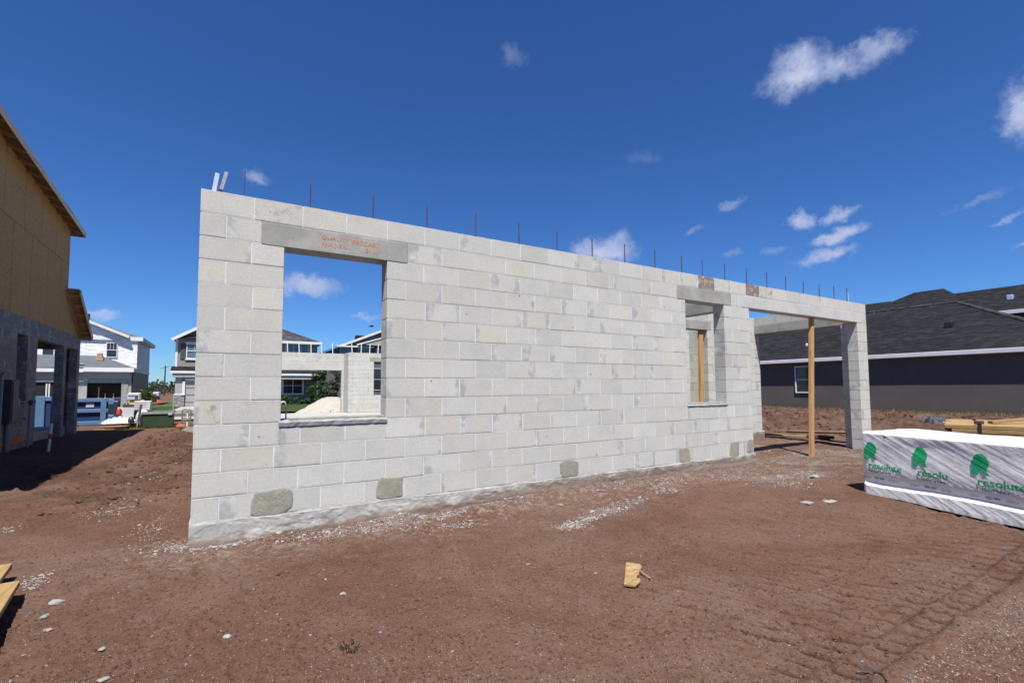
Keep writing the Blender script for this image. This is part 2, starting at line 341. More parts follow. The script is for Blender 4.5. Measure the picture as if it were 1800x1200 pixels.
M['rebar']=simple('rebar_steel',(.075,.06,.055),.7,.3,.4,30,.3);M['galv']=simple('galvanised',(.62,.66,.72),.35,.6,.15,25,.1,.5);M['galvd']=simple('dull_strap',(.22,.22,.23),.5,.6,.2,25,.1)
M['pine_z']=mat_wood('pine_z',(.38,.22,.09),(.45,.285,.135),'z',(.25,.13,.05));M['pine_y']=mat_wood('pine_y',(.245,.160,.068),(.29,.20,.10),'y',(.165,.095,.04));M['pine_x']=mat_wood('pine_x',(.245,.16,.07),(.29,.20,.10),'x',(.165,.095,.04));M['fascia']=mat_wood('grey_fascia',(.50,.44,.34),(.60,.54,.44),'y',(.36,.28,.2));M['rafter']=mat_wood('rafter',(.34,.20,.09),(.43,.27,.13),'x')
M['osb']=mat_osb('osb',(.20,.125,.05),(.32,.225,.11));M['osbw']=mat_osb('osb_wall',(.35,.198,.076),(.45,.28,.118),True)
M['shing']=mat_shingle('charcoal_shingle');M['shingf']=mat_shingle('grey_shingle',(.030,.031,.035),(.055,.057,.062));M['felt']=simple('roof_felt',(.075,.085,.10),.8,0,.15,2,.1)
M['stucco']=mat_stucco();M['white']=simple('white_paint',(.58,.58,.59),.5,0,.06,3,0);M['whitep']=simple('white_plastic',(.43,.435,.45),.4,0,.08,5,0);M['gutter']=simple('lilac_white_gutter',(.58,.57,.62),.45,0,.06,3,0)
M['wrapw']=mat_wrapwall('house_wrap');M['glass']=mat_glass('dark_glass');M['glassb']=mat_glass('blue_glass',(.10,.14,.19))
M['greysid']=mat_siding('taupe_siding',(.235,.222,.205));M['greywall']=simple('grey_paint',(.14,.135,.14),.8,0,.08,3,.1);M['greylite']=simple('light_grey_paint',(.30,.295,.285),.8,0,.08,3,.1);M['sid4']=mat_siding('slate_siding',(.10,.105,.12))
M['stone']=mat_stone('ledge_stone');M['dark']=simple('dark_interior',(.018,.016,.015),.95,0,.3,2,0);M['black']=simple('black_plastic',(.015,.015,.017),.4,0,.2,8,.2,.5);M['shutter']=simple('dark_shutter',(.06,.06,.065),.6,0,.1,5,0)
M['blue']=mat_paint_worn('blue_steel',(.085,.165,.29));M['blued']=mat_paint_worn('deep_blue_steel',(.018,.040,.125));M['green']=simple('green_enamel',(.028,.048,.026),.45,0,.15,3,.05,.4);M['palegreen']=simple('pale_green_plastic',(.115,.15,.115),.6,0,.15,6,0)
M['greylid']=simple('grey_green_lid',(.075,.085,.075),.6,0,.15,6,0)
M['film']=simple('grey_film',(.06,.06,.063),.8,0,.7,4,.2,.1)
M['soffitd']=mat_wood('dark_soffit',(.16,.095,.05),(.21,.13,.07),'y',(.10,.06,.03))
M['red']=simple('red_plastic',(.36,.05,.03),.5,0,.2,8,.2);M['orange']=simple('orange_mesh',(.36,.10,.045),.6,0,.25,9,.3);M['orangep']=simple('orange_paint',(.66,.19,.08),.9,0,.3,22,.2,.1);M['yellow']=simple('yellow_card',(.62,.50,.06),.6,0,.15,8,0);M['card']=simple('brown_card',(.36,.24,.15),.8,0,.2,8,.1)
M['meter']=simple('grey_meter_enamel',(.045,.05,.062),.5,.2,.1,5,0,.4);M['pvc']=simple('grey_pvc',(.19,.20,.22),.5,0,.1,5,0);M['pvcw']=simple('white_pvc',(.66,.66,.66),.4,0,.1,5,0)
M['sand']=mat_conc('pale_sand',(.265,.245,.215),(.335,.315,.285),2.2,.98,.9,(.19,.165,.135));M['leaf']=mat_leaf('green_leaf',(.028,.055,.012),(.07,.13,.03));M['leafg']=mat_leaf('grey_green_leaf',(.035,.05,.022),(.075,.095,.05));M['leafb']=mat_leaf('bright_leaf',(.03,.055,.008),(.07,.10,.02));M['bark']=simple('bark',(.10,.075,.05),.9,0,.3,12,.5)
M['drytuft']=mat_leaf('dry_blade',(.13,.102,.05),(.22,.175,.09));M['twig']=mat_leaf('dead_twig',(.05,.03,.018),(.13,.09,.05));M['lawnblade']=mat_leaf('lawn_blade',(.03,.06,.012),(.065,.105,.026));M['soil']=mat_soil();M['lawn']=mat_grass('lawn_grass',(.035,.06,.014),(.058,.085,.024),(.08,.095,.035));M['road']=mat_conc('asphalt',(.075,.075,.075),(.11,.11,.108),3,.95,.3,(.06,.06,.06));M['pave']=mat_conc('pavement_conc',(.24,.232,.22),(.30,.292,.28),1.5,.9,.2,(.19,.182,.172))
M['wood_dark']=mat_wood('pole_wood',(.055,.04,.03),(.08,.06,.045),'z',(.03,.022,.018));M['grit']=simple('shell_grit',(.34,.325,.30),.8,0,.2,40,0)
M['clod2']=simple('soil_crumb',(.082,.047,.035),.98,0,.4,20,.5,.05)
M['clod']=simple('red_clod',(.070,.040,.030),.98,0,.35,20,.5,.05);M['pebble']=simple('pale_pebble',(.20,.182,.168),.9,0,.3,40,.3,.1)
M['plas']=NT('white_wrap_film');q=M['plas']
_v=q.coord();_n=q.noise(q.map(_v,(3,3,9)),1.2,5,.6);q.col(q.ramp(_n,[(.3,(.58,.58,.595)),(.65,(.66,.66,.67))]));q.rough(.42);q.b.inputs['Specular IOR Level'].default_value=.4;q.bump(q.noise(q.map(_v,(6,6,16),(0,.5,.4)),3.,5,.65,.8),.15,.015);M['plas']=q.m
def mat_print(name,c):
    m=NT(name);v=m.coord();n=m.noise(v,12,5,.7);m.col(m.mix(m.rng(n,.5,.75,0,.45),c,tuple(x*.55+.12 for x in c)));m.rough(.45);return m.m
M['pgreen']=mat_print('green_print',(.008,.34,.135));M['pblack']=mat_print('dark_print',(.025,.055,.05))
# ------------------------------------------------------------------ ground
DAMP_SHADE=[0,False]
FEET=[(1.3+.62*i+.05*((i*7)%3),-1.75+.10*i+(.11 if i%2 else -.11)+.03*((i*5)%4),.25+.12*((i*3)%3-1)) for i in range(9)]+[(.1+.22*((i*3)%2)+.04*((i*5)%3),-.55-.55*i*.9,1.7+.15*((i*7)%3-1)) for i in range(4)]
def b2_(x,y):return .8*np.exp(-((x+1.2+.10*y)/1.6)**2)*ss(1.2,2.6,y)*(1-ss(6,9,y))+ss(14.,16.5,x)*ss(-3,1,y)*(1-ss(11,15,y))*(1-ss(24,27,x))
def gz(x,y):
    x=np.asarray(x,float);y=np.asarray(y,float)
    d=np.hypot(x-.2,y+4.8)
    z=-.31+.10*ss(-3.2,-.3,y)-.08*ss(11,19,y)
    nearf=1-ss(45,90,d)
    z=z+nearf*(.022*fbm(x*.7,y*.7,1,3)+.010*fbm(x*2.6,y*2.6,5,3))
    fine=1-ss(16,30,d)
    fine=fine*(.55+1.5*ss(.46,.66,vn(x*.9+3,y*1.3,18)*.65+vn(x*3.1,y*3.7,19)*.35))
    z=z+fine*(.012*fbm(x*7,y*7,9,5,.68)+.012*(np.clip(fbm(x*22,y*22,12,3,.7),.16,1)-.16)+.016*(np.clip(fbm(x*9,y*9,17,3,.7),.34,1)-.34)+.0025*np.clip(fbm(x*14,y*14,15,3,.7),-1,-.1)+.007*fbm(x*1.6,y*9,16,4,.6))
    # rough heap between the two buildings
    hm=np.exp(-((x+.75)/.75)**2)*ss(2.5,7.5,y)*(1-ss(13.,16.2,y))
    z=z+hm*(.14+.11*fbm(x*1.3,y*1.3,21,3)+.10*np.abs(fbm(x*3.2,y*3.2,22,4,.65))+.03*np.abs(fbm(x*11,y*11,23,3,.6)))
    if DAMP_SHADE[1]:DAMP_SHADE[0]=np.maximum(DAMP_SHADE[0],np.clip(hm*1.1+b2_(x,y),0,1)*np.clip(.35+.9*fbm(x*1.8,y*1.8,25,4,.65),0,.62))
    b2=np.exp(-((x+1.2+.10*y)/1.6)**2)*ss(1.2,2.6,y)*(1-ss(6,9,y));z=z+b2*.10*np.abs(fbm(x*4,y*4,24,4,.68))
    # wheel ruts towards the street
    for o in(-.13,.13):
        z=z-.035*np.exp(-((x+1.15+.085*(y-4)+o)/.055)**2)*ss(3.6,4.6,y)*(1-ss(13,15,y))
    # dug-over soil beyond the porch
    k=ss(14.,16.5,x)*(1-ss(24,27,x))*ss(-3,1,y)*(1-ss(11,15,y))
    z=z+k*(.03+.42*np.abs(fbm(x*.6,y*.6,31,4,.64))+.24*np.abs(fbm(x*2.2,y*2.2,33,4,.65)))
    # soil banked on the footing and loose crumbs in front of it
    bk=np.exp(-((y+.12)/.16)**2)*ss(-.3,.3,x)*(1-ss(7.7,8.1,x));z=z+bk*(.030+.06*fbm(x*2.2,y*3,41,4,.6)+.05*ss(1.8,3.6,x)*(1-.6*ss(5.5,7,x)))
    for fx,fy,fa in FEET:
        u=(x-fx)*math.cos(fa)+(y-fy)*math.sin(fa);w=-(x-fx)*math.sin(fa)+(y-fy)*math.cos(fa)
        q=np.exp(-(np.abs(u)/.135)**4-(np.abs(w)/(.045+.008*np.sign(u)))**4);z=z-.014*q*(.6+.6*vn(x*30,y*30,91))+.007*np.exp(-((np.sqrt((u/.165)**2+(w/.068)**2)-1)/.16)**2)
    z=z+.065*ss(4.9,6.3,x)*(1-ss(9.5,12,x))*(1-ss(-1.3,-.4,y))
    # crawler track: thin lug grooves in two pads with a ridge between them
    X0=ss(2.35,2.9,x)*(1-ss(8,9,x))*(.75+.25*ss(.25,.55,vn(x*1.7,y*1.1,61)))
    def pads(z,yc,hw,per,dep,off,sk,wd,seed,base):
        b=np.exp(-((y-yc)/hw)**6)*X0
        ph=(x+sk*(y-yc)+off+.012*(vn(y*9,x*2,seed)-.5))/per;k=np.floor(ph);fr=np.abs(ph-k-.5)*per
        am=(.45+.55*_h(k,0*k+seed,5))*(.55+.45*vn(y*14+k*3.1,x*3,seed));lug=np.exp(-(fr/wd)**2)
        if DAMP_SHADE[1]:DAMP_SHADE[0]=np.maximum(DAMP_SHADE[0],np.clip(b*am*lug*min(2.2,dep*52),0,1))  # lug grooves darkened by colour: painted groove shade over moist turned soil
        return z-b*(base+dep*am*lug)+b*.008*np.exp(-((fr-.034)/.016)**2)
    z=pads(z,-3.415,.085,.152,.045,0,.35,.016,55,.014);z=pads(z,-3.585,.066,.152,.050,.06,.25,.017,56,.018)
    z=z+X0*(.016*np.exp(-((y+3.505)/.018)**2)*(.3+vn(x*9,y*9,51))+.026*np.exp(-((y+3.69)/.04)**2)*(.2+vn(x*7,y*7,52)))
    if DAMP_SHADE[1]:DAMP_SHADE[0]=np.maximum(DAMP_SHADE[0],X0*np.clip(np.exp(-((y+3.505)/.022)**2)*1.2*(vn(x*11,y*14,62)-.3)+np.exp(-((y+3.68)/.03)**2)*1.1*(vn(x*8,y*12,63)-.35),0,.7))
    z=pads(z,-3.14,.15,.15,.036,.03,.5,.014,57,.006);z=pads(z,-2.78,.18,.155,.028,.0,.6,.012,58,.004);z=pads(z,-2.36,.18,.16,.020,.05,.6,.011,59,.0);z=pads(z,-1.9,.2,.165,.014,.0,.6,.010,60,.0)
    return z
def gh(x,y):return float(gz(np.array([x]),np.array([y]))[0])
def make_ground():
    cx,cy=.2,-4.8
    r=[.35]
    while r[-1]<1.3:r.append(r[-1]*1.02)
    while r[-1]<2.4:r.append(r[-1]*1.0034)
    while r[-1]<6.8:r.append(r[-1]*1.0023)
    while r[-1]<9:r.append(r[-1]*1.0036)
    while r[-1]<45:r.append(r[-1]*1.0052)
    while r[-1]<4500:r.append(r[-1]*1.12)
    r=np.array(r)
    a=np.concatenate([np.linspace(-52,52,820)+31,np.linspace(31+52,31+308,70)[1:-1]])
    A=np.radians(a);RR,AA=np.meshgrid(r,A,indexing='ij')
    X=cx+RR*np.sin(AA);Y=cy+RR*np.cos(AA);DAMP_SHADE[1]=True;Z=gz(X,Y);DAMP_SHADE[1]=False;dmp_shade=np.append(np.broadcast_to(DAMP_SHADE[0],X.shape).ravel(),0.)
    nr,na=X.shape
    V=np.stack([X,Y,Z],-1).reshape(-1,3);V=np.vstack([V,[[cx,cy,gh(cx,cy)]]])
    i=np.arange(nr-1)[:,None];j=np.arange(na)[None,:];j2=(j+1)%na
    F=np.stack([i*na+j+0*j2,(i+1)*na+j+0*j2,(i+1)*na+j2,i*na+j2],-1).reshape(-1,4)
    c=len(V)-1;T=np.stack([np.full(na,c),np.arange(na),(np.arange(na)+1)%na],1)
    me=bpy.data.meshes.new('ground');me.vertices.add(len(V));me.vertices.foreach_set('co',V.ravel())
    nl=F.size+T.size;me.loops.add(nl);me.loops.foreach_set('vertex_index',np.concatenate([F[:,::-1].ravel(),T[:,::-1].ravel()]).astype(np.int32))
    me.polygons.add(len(F)+len(T));ls=np.concatenate([np.arange(len(F))*4,len(F)*4+np.arange(len(T))*3]);lt=np.concatenate([np.full(len(F),4),np.full(len(T),3)])
    me.polygons.foreach_set('loop_start',ls.astype(np.int32));me.polygons.foreach_set('loop_total',lt.astype(np.int32))
    me.update(calc_edges=True);me.validate()
    if me.polygons[10].normal.z<0:me.flip_normals()
    me.polygons.foreach_set('use_smooth',[True]*len(me.polygons))
    da=me.attributes.new('damp_shade','FLOAT','POINT');da.data.foreach_set('value',dmp_shade.astype(np.float32))
    me.materials.append(M['soil']);o=bpy.data.objects.new('ground',me);COL.objects.link(o);tag(o,kind='structure')
make_ground()
def sheet(name,x0,x1,y0,y1,z,mat):
    nx=max(1,int((x1-x0)/4));ny=max(1,int((y1-y0)/2));m=MB()
    vs=[(x0+(x1-x0)*i/nx,y0+(y1-y0)*j/ny,z) for j in range(ny+1) for i in range(nx+1)]
    fs=[(j*(nx+1)+i,j*(nx+1)+i+1,(j+1)*(nx+1)+i+1,(j+1)*(nx+1)+i) for j in range(ny) for i in range(nx)]
    m.add(vs,fs);return tag(m.build(name,mat,fixn=False),kind='structure')
GF=-.37   # level of the finished street side
sheet('road',-60,1.6,24.3,30.2,GF+.055,M['road'])
m=MB();m.box((-60,30.2,GF-.2),(1.6,30.5,GF+.17),.02);m.box((-60,24.0,GF-.2),(1.6,24.3,GF+.17),.02);m.box((1.603,24.0,GF-.2),(1.9,30.5,GF+.17),.02);tag(m.build('kerb',M['pave']),kind='structure')
sheet('pavement',-60,1.6,21.6,23.2,GF+.17,M['pave']);sheet('pavement',-60,1.6,31.6,33.0,GF+.174,M['pave'])
sheet('driveway',-9.4,-5.2,33.0,43.3,GF+.19,M['pave']);sheet('driveway',-2.6,1.2,33.0,40.9,GF+.19,M['pave'])
sheet('lawn',-5.2,-2.6,33.,75.,GF+.20,M['lawn']);sheet('lawn',1.9,40,26.5,33.,GF+.196,M['lawn']);sheet('lawn',1.2,40,33.,75,GF+.20,M['lawn']);sheet('lawn',-60,-9.4,33.,43.3,GF+.20,M['lawn']);sheet('lawn',-60,1.6,30.5,31.6,GF+.186,M['lawn'])
# ------------------------------------------------------------------ block walls
CH=.2032;BL=.4064
def block_wall(mb,mo,axis,ox,oy,L,z0,n,th,openings=(),stains={},sm=.22,rot=0,seed=1,topfull=True):
    rr=random.Random(seed)
    def T(a,d,z):return (ox+a,oy+d,z) if axis=='x' else (ox+d,oy+a,z)
    for k in range(n):
        za=z0+k*CH;zb=za+CH;zm=(za+zb)/2
        segs=[(0,L,zb)]
        for(a0,a1,o0,o1) in openings:
            if o0-.001<=zm<=o1+.001:
                out=[]
                for s in segs:
                    if a1<=s[0] or a0>=s[1]:out.append(s);continue
                    if s[0]<a0-.02:out.append((s[0],a0,s[2]))
                    if s[1]>a1+.02:out.append((a1,s[1],s[2]))
                segs=out
            elif za+.05<o0<zb-.01:
                out=[]
                for s in segs:
                    if a1<=s[0] or a0>=s[1]:out.append(s);continue
                    if s[0]<a0-.02:out.append((s[0],a0,s[2]))
                    out.append((max(a0,s[0]),min(a1,s[1]),o0))
                    if s[1]>a1+.02:out.append((a1,s[1],s[2]))
                segs=out
        off=0 if ((n-1-k)+(0 if topfull else 1))%2==0 else BL/2
        jit=rr.uniform(-.012,.012) if k<n-1 else 0
        for(s0,s1,st) in segs:
            if s1-s0<.03 or st-za<.02:continue
            q=[T(s0+.0035,.0016,za+(.003 if k==0 else 0)),T(s1-.0035,th-.0016,st-.003)]
            mo.box(*q)
            js=[s0]
            x=off+jit
            while x<=s0+.06:x+=BL
            while x<s1-.06:
                js.append(x+rr.uniform(-.004,.004));x+=BL
            js.append(s1)
            if k<n-1 and rr.random()<.05 and len(js)>4:
                p=rr.randrange(1,len(js)-2);js.insert(p+1,js[p]+.085)
            for a0,a1 in zip(js[:-1],js[1:]):
                if a1-a0<.025:continue
                d0=rr.uniform(-.0008,.0012);j=.0042+rr.uniform(-.0014,.0014)
                e0=a0+(0 if a0==s0 else j);e1=a1-(0 if a1==s1 else j)
                zz0=za+.0042+rr.uniform(-.001,.0018);zz1=st-(0 if (k==n-1) else .0042+rr.uniform(-.001,.001))
                c0=T(e0,d0,zz0);c1=T(e1,th-rr.uniform(0,.001),zz1)
                vs,fs=chbox([min(p,w) for p,w in zip(c0,c1)],[max(p,w) for p,w in zip(c0,c1)],.0022)
                ia=0 if axis=='x' else 1;oa=ox if axis=='x' else oy
                ub=[((v[ia]-oa-e0)/(e1-e0),(v[2]-zz0)/(zz1-zz0)) for v in vs]
                t=min(1,max(0,rr.gauss(.58,.13)));
                if rr.random()<.022:t=.05
                hue=min(1,max(0,rr.gauss(.5,.2)))
                sl=rr.uniform(.3,.95) if rr.random()<sm else 0;sr=rr.uniform(.25,.75) if rr.random()<sm*.8 else 0
                sv=0
                for(kk,x0_,x1_,v_) in stains:
                    if kk==n-1-k and x0_-.05<=(a0+a1)/2<=x1_+.05:sv=v_
                mb.add(vs,fs,uvb=ub,col=(t,hue,sl,sr),st=sv)
SHELL=thing('block_house','half built house of pale grey concrete blocks with two window openings and no roof','house',(0,0,-.2))
TOP=14*CH
def wallpart(axis,ox,oy,L,openings=(),seed=1,stains=(),label=None,th=.2,n=14,z0=0,mat='block',mor='mortar',par=SHELL,sm=.24,topfull=True):
    mb=MB();mo=MB();block_wall(mb,mo,axis,ox,oy,L,z0,n,th,openings,stains,sm,seed=seed,topfull=topfull)
    w=mb.build('block_wall',M[mat],par,attrs=True,fixn=False);mo.build('mortar_joints',M[mor],w)
    if label:w['label']=label
    return w
LB=12*CH;LT=13*CH
wallpart('x',11.552,.002,.396,seed=31,n=2,z0=-2*CH,topfull=False,th=.196)
wallpart('y',11.752,.199,.21,seed=32,n=2,z0=-2*CH,th=.196)
wallpart('x',0,0,11.95,[(.66,1.625,.765,LB),(6.195,7.125,.80,LB),(7.80,11.55,-.1,LB),(.47,1.84,LB+.01,LT-.01),(6.02,7.32,LB+.01,LT-.01),(7.60,11.78,LB+.01,LT-.01)],seed=3,
  stains=[(0,.41,.80,.46),(0,6.50,6.90,.70),(0,7.92,8.30,.72),(0,8.33,8.6,.5),(0,8.8,9.3,.2),(9,0.0,.45,.42),(3,2.2,2.6,.3),(11,4.2,4.6,.28)],label='sunlit front wall of grey blocks')
wallpart('y',11.75,.2,18.4,[(.21,2.2,-.1,LB),(.16,2.34,LB+.01,LT-.01)],seed=5)
wallpart('x',7.82,2.4,3.93,[(.58,2.08,-.1,LB),(.38,2.23,LB+.01,LT-.01)],seed=6)
wallpart('x',7.82,4.4,3.93,[],seed=7)
wallpart('y',7.62,.2,4.4,[(.35,1.75,-.1,LB),(.15,1.95,LB+.01,LT-.01)],seed=8)
wallpart('y',0,.2,19.4,[(3,5,.8,LB),(10,12,.8,LB)],seed=9)
wallpart('x',.2,19.6,5.05,[(1.3,4.95,-.1,10*CH),(1.0,5.05,10*CH,11*CH-.01)],seed=10)
wallpart('y',5.25,18.6,1.2,[],seed=11)
wallpart('x',5.45,18.6,6.3,[(1.0,1.9,.87,LB),(.8,2.1,LB+.01,LT-.01)],seed=12)
def lintel(a,b,mat='lintel',label=None):
    m=MB();m.box(a,b,.006);o=m.build('lintel',M[mat],SHELL);
    if label:o['label']=label
    return o
L1=lintel((.47,-.004,LB-.012),(1.84,.203,LT-.004),'lintel','dark precast lintel stencilled in orange')
lintel((6.02,-.004,LB-.006),(7.32,.203,LT-.004),'lintel')
lintel((7.60,-.004,LB-.004),(11.78,.203,LT-.004),'lintelp','long pale lintel over the porch opening')
lintel((11.747,.36,LB-.003),(11.953,2.54,LT-.004),'lintel');lintel((8.2,2.397,LB-.003),(10.05,2.603,LT-.004),'lintel');lintel((7.617,.35,LB-.003),(7.823,2.15,LT-.004),'lintel');lintel((1.2,19.597,10*CH-.003),(5.25,19.803,11*CH-.004),'lintelp');lintel((6.25,18.597,LB-.003),(7.55,18.803,LT-.004),'lintel')
# sills
for x0,x1,z0,z1 in((.645,1.635,.768,.825),(6.18,7.14,.803,.845)):
    m=MB()
    n=26;vs=[];fs=[]
    for i in range(n+1):
        x=x0+(x1-x0)*i/n;w=lambda:random.uniform(-.004,.004)
        ring=[(x,-.006+w()*.6,z0+.003),(x,-.010+w()*.8,z1-.018+w()),(x,.004+w(),z1+w()),(x,.205,z1+.012),(x,.205,z0)]
        vs+=ring
    for i in range(n):
        for j in range(5):fs.append((i*5+j,i*5+(j+1)%5,i*5+5+(j+1)%5,i*5+5+j))
    fs+=[(0,1,2,3,4)[::-1],tuple(n*5+j for j in range(5))]
    m.add(vs,fs);m.box((x0+.09,.02,z1-.01),(x1-.02,.16,z1+.022),.005);m.build('window_sill',M['sill'],SHELL)
# footing: rough cast strip under the front wall
def footing(x0,x1,y,d,par,ztop=.004):
    nx=int((x1-x0)/.011);nz=34;m=MB();vs=[];fs=[]
    xs=np.linspace(x0,x1,nx+1);zs=np.append(np.linspace(ztop,-.30,nz),-.5)
    XX,ZZ=np.meshgrid(xs,zs)
    off=.004+.004*fbm(XX*2,ZZ*4,61,4,.55)+.0045*ss(-.12,.30,fbm(XX*2.6+.8*ZZ,ZZ*6,64,4,.66)+.35*ss(.0,-.12,ZZ)-.2)+.003*ss(.05,.30,fbm(XX*8,ZZ*11,65,3,.6))+.010*np.clip(fbm(XX*5,ZZ*7,63,3)-.15,0,1)*ss(-.03,-.12,ZZ)+.009*ss(-.10,-.17,ZZ+.05*fbm(XX*1.5,XX*0,66,3))
    off[0,:]=.0005
    zt=ZZ.copy();zt[0,:]=ztop+.020*np.clip(fbm(xs*3,xs*0,67,4,.7),-.3,1)
    zt[1,:]=zt[0,:]-.012;off[1,:]=.0035+.0025*fbm(xs*8,xs*0,68,3)
    n=nx+1
    for r in range(nz+1):
        for c in range(n):vs.append((xs[c],y-off[r,c],zt[r,c]))
    for r in range(nz):
        for c in range(nx):fs.append((r*n+c,(r+1)*n+c,(r+1)*n+c+1,r*n+c+1))
    b=len(vs)
    vs+=[(x0,y+d,ztop-.004),(x1,y+d,ztop-.004),(x0,y+d,-.5),(x1,y+d,-.5)]
    fs.append(tuple([b]+[r*n for r in range(nz+1)]+[b+2]));fs.append(tuple([b+1,b+3]+[r*n+nx for r in range(nz,-1,-1)]))
    fs.append((b,b+2,b+3,b+1));fs.append(tuple([b+1]+[c for c in range(nx,-1,-1)]+[b]))
    m.add(vs,fs);return m.build('footing',M['foot'],par,smooth=False)
footing(-.010,7.83,.0,.26,SHELL)
m=MB();m.box((7.80,2.36,-.5),(11.99,2.66,-.004),.01);m.box((11.73,2.665,-.5),(11.99,18.6,-.004),.01);m.build('footing',M['foot'],SHELL)
m=MB();m.box((.01,.265,-.4),(7.60,19.9,-.006),.01);m.box((7.60,4.0,-.4),(11.72,18.8,-.006),.01);m.build('floor_slab',M['slab'],SHELL)
# grout patches over the cleanouts
def patch(cx,cz,w,h,seed,par=SHELL):
    rr=random.Random(seed);m=MB();n=40;ring=[];hx=w/2;hz=h/2;sq=rr.uniform(3.6,5.5);sk=rr.uniform(-.12,.12)
    for i in range(n):
        t=2*math.pi*i/n;c,s=math.cos(t),math.sin(t)
        x=hx*abs(c)**(2/sq)*(1 if c>0 else -1);z=hz*abs(s)**(2/sq)*(1 if s>0 else -1)
        k=1+rr.uniform(-.03,.03)+.05*math.sin(2*t+seed)+.035*math.sin(5*t+2*seed)
        ring.append((x*k+sk*z,z*k))
    vs=[];fs=[]
    lv=[(1.03,.001),(1.,.0035),(.9,.0045),(.6,.005),(.3,.005)]
    for f,d in lv:
        for x,z in ring:vs.append((cx+x*f,-d-rr.uniform(0,.0012)*(f<1),cz+z*f))
    for a in range(len(lv)-1):
        for i in range(n):fs.append((a*n+i,a*n+(i+1)%n,(a+1)*n+(i+1)%n,(a+1)*n+i))
    fs.append(tuple((len(lv)-1)*n+i for i in range(n)));m.add(vs,fs);m.build('mortar_patch',M['patch'],par)
for i,(x,z,w,h) in enumerate(((.605,.105,.31,.235),(1.672,.115,.25,.215),(3.945,.10,.28,.20),(6.085,.10,.24,.21),(7.28,.10,.24,.24),(7.70,.13,.17,.20))):patch(x,z,w,h,i+1)
# rebar and straps
def rebar(x,y,zt,r=.0075,lean=0,mt='rebar'):
    m=MB();m.tube([(x,y,TOP-.25),(x+lean*.5,y,TOP+.1),(x+lean,y,zt)],r,7);m.build('rebar',M[mt],SHELL)
for x,zt in((.325,3.12),(.89,3.10),(1.50,3.11),(2.09,3.12),(2.69,3.13),(3.29,3.13),(3.87,3.12),(4.46,3.12),(5.06,3.135),(5.67,3.135),(6.26,3.13),(6.75,3.135),(7.32,3.14),(7.92,3.14),(8.52,3.14),(9.12,3.13),(9.72,3.12),(10.3,3.11),(10.87,3.14),(11.40,3.15)):
    rebar(x,.1,zt+.01,.0035 if x<.5 else (.0055 if x<1.2 else .0075),random.uniform(-.008,.008))
for y in(.75,1.4,2.0,2.6,3.3,4.2,5.4):rebar(11.85,y,3.10)
for x in(8.2,9.0,9.7,10.4,11.1):rebar(x,2.5,3.10)
for x in(2.3,2.75,3.25,3.75,4.25,4.75):rebar(x,19.7,3.36,.020,random.uniform(-.06,.06),'pvcw')
for x in(5.45,5.85,6.25,6.65,7.05,7.5,8.1):rebar(x,18.7,3.30,.020,random.uniform(-.05,.05),'pvcw')
m=MB();m.bar((.075,.09,TOP-.1),(.115,.10,3.045),.034,.004,.001,up=(0,1,0));m.build('strap_anchor',M['galv'],SHELL,label='bright galvanised strap')
m=MB();m.bar((.105,.14,TOP-.1),(.185,.17,3.10),.030,.005,.001,up=(0,1,0));m.build('strap_anchor',M['galvd'],SHELL,label='dull grey leaning strap')
m=MB();m.bar((11.50,.12,TOP-.1),(11.50,.12,3.08),.034,.004,.001,up=(0,1,0));m.build('strap_anchor',M['galv'],SHELL)
# lettering helper
def text_mesh(body,h,bold=0.):
    cu=bpy.data.curves.new('t','FONT');cu.body=body;cu.size=1;cu.resolution_u=3;cu.offset=bold
    ob=bpy.data.objects.new('t',cu);COL.objects.link(ob);dg=bpy.context.evaluated_depsgraph_get();dg.update()
    me=bpy.data.meshes.new_from_object(ob.evaluated_get(dg));COL.objects.unlink(ob);bpy.data.objects.remove(ob);bpy.data.curves.remove(cu)
    v=[(p.co.x,p.co.y) for p in me.vertices];f=[tuple(p.vertices) for p in me.polygons];bpy.data.meshes.remove(me)
    return v,f
def lay_text(mb,body,x,z,width,height,fn,bold=0.,sub=0,capital=True):
    v,f=text_mesh(body,1,bold)
    xs=[p[0] for p in v];ys=[p[1] for p in v];x0,x1,y0,y1=min(xs),max(xs),min(ys),max(ys)
    sx=width/(x1-x0);sy=height/(y1-y0)
    P=[((p[0]-x0)*sx+x,(p[1]-y0)*sy+z) for p in v]
    mb_add_flat(mb,P,f,fn,sub)
def mb_add_flat(mb,P,f,fn,sub):
    bm=bmesh.new();bv=[bm.verts.new((a,b,0)) for a,b in P]
    for q in f:
        try:bm.faces.new([bv[i] for i in q])
        except ValueError:pass
    if sub:
        for _ in range(4):
            e=[e for e in bm.edges if e.calc_length()>sub]
            if not e:break
            bmesh.ops.subdivide_edges(bm,edges=e,cuts=1);bmesh.ops.triangulate(bm,faces=[q for q in bm.faces if len(q.verts)>3])
    bm.verts.index_update()
    bx=[v.co.x for v in bm.verts];by=[v.co.y for v in bm.verts]
    mb.add(fn.batch(bx,by) if hasattr(fn,'batch') else [fn(p,q) for p,q in zip(bx,by)],[tuple(w.index for w in q.verts) for q in bm.faces]);bm.free()
fl=lambda a,b:(a,-.0075,b)
for w_,x_,z_,l_ in (('QUALITY',.985,2.553,.25),('PRECAST',1.27,2.549,.27),('PRH-2-7-4-1',.985,2.486,.26),('5-11',1.40,2.484,.125)):
    m=MB();lay_text(m,w_,x_,z_,l_,.043,fl,-.012);m.build('stencil_lettering',M['orangep'],L1,fixn=False)
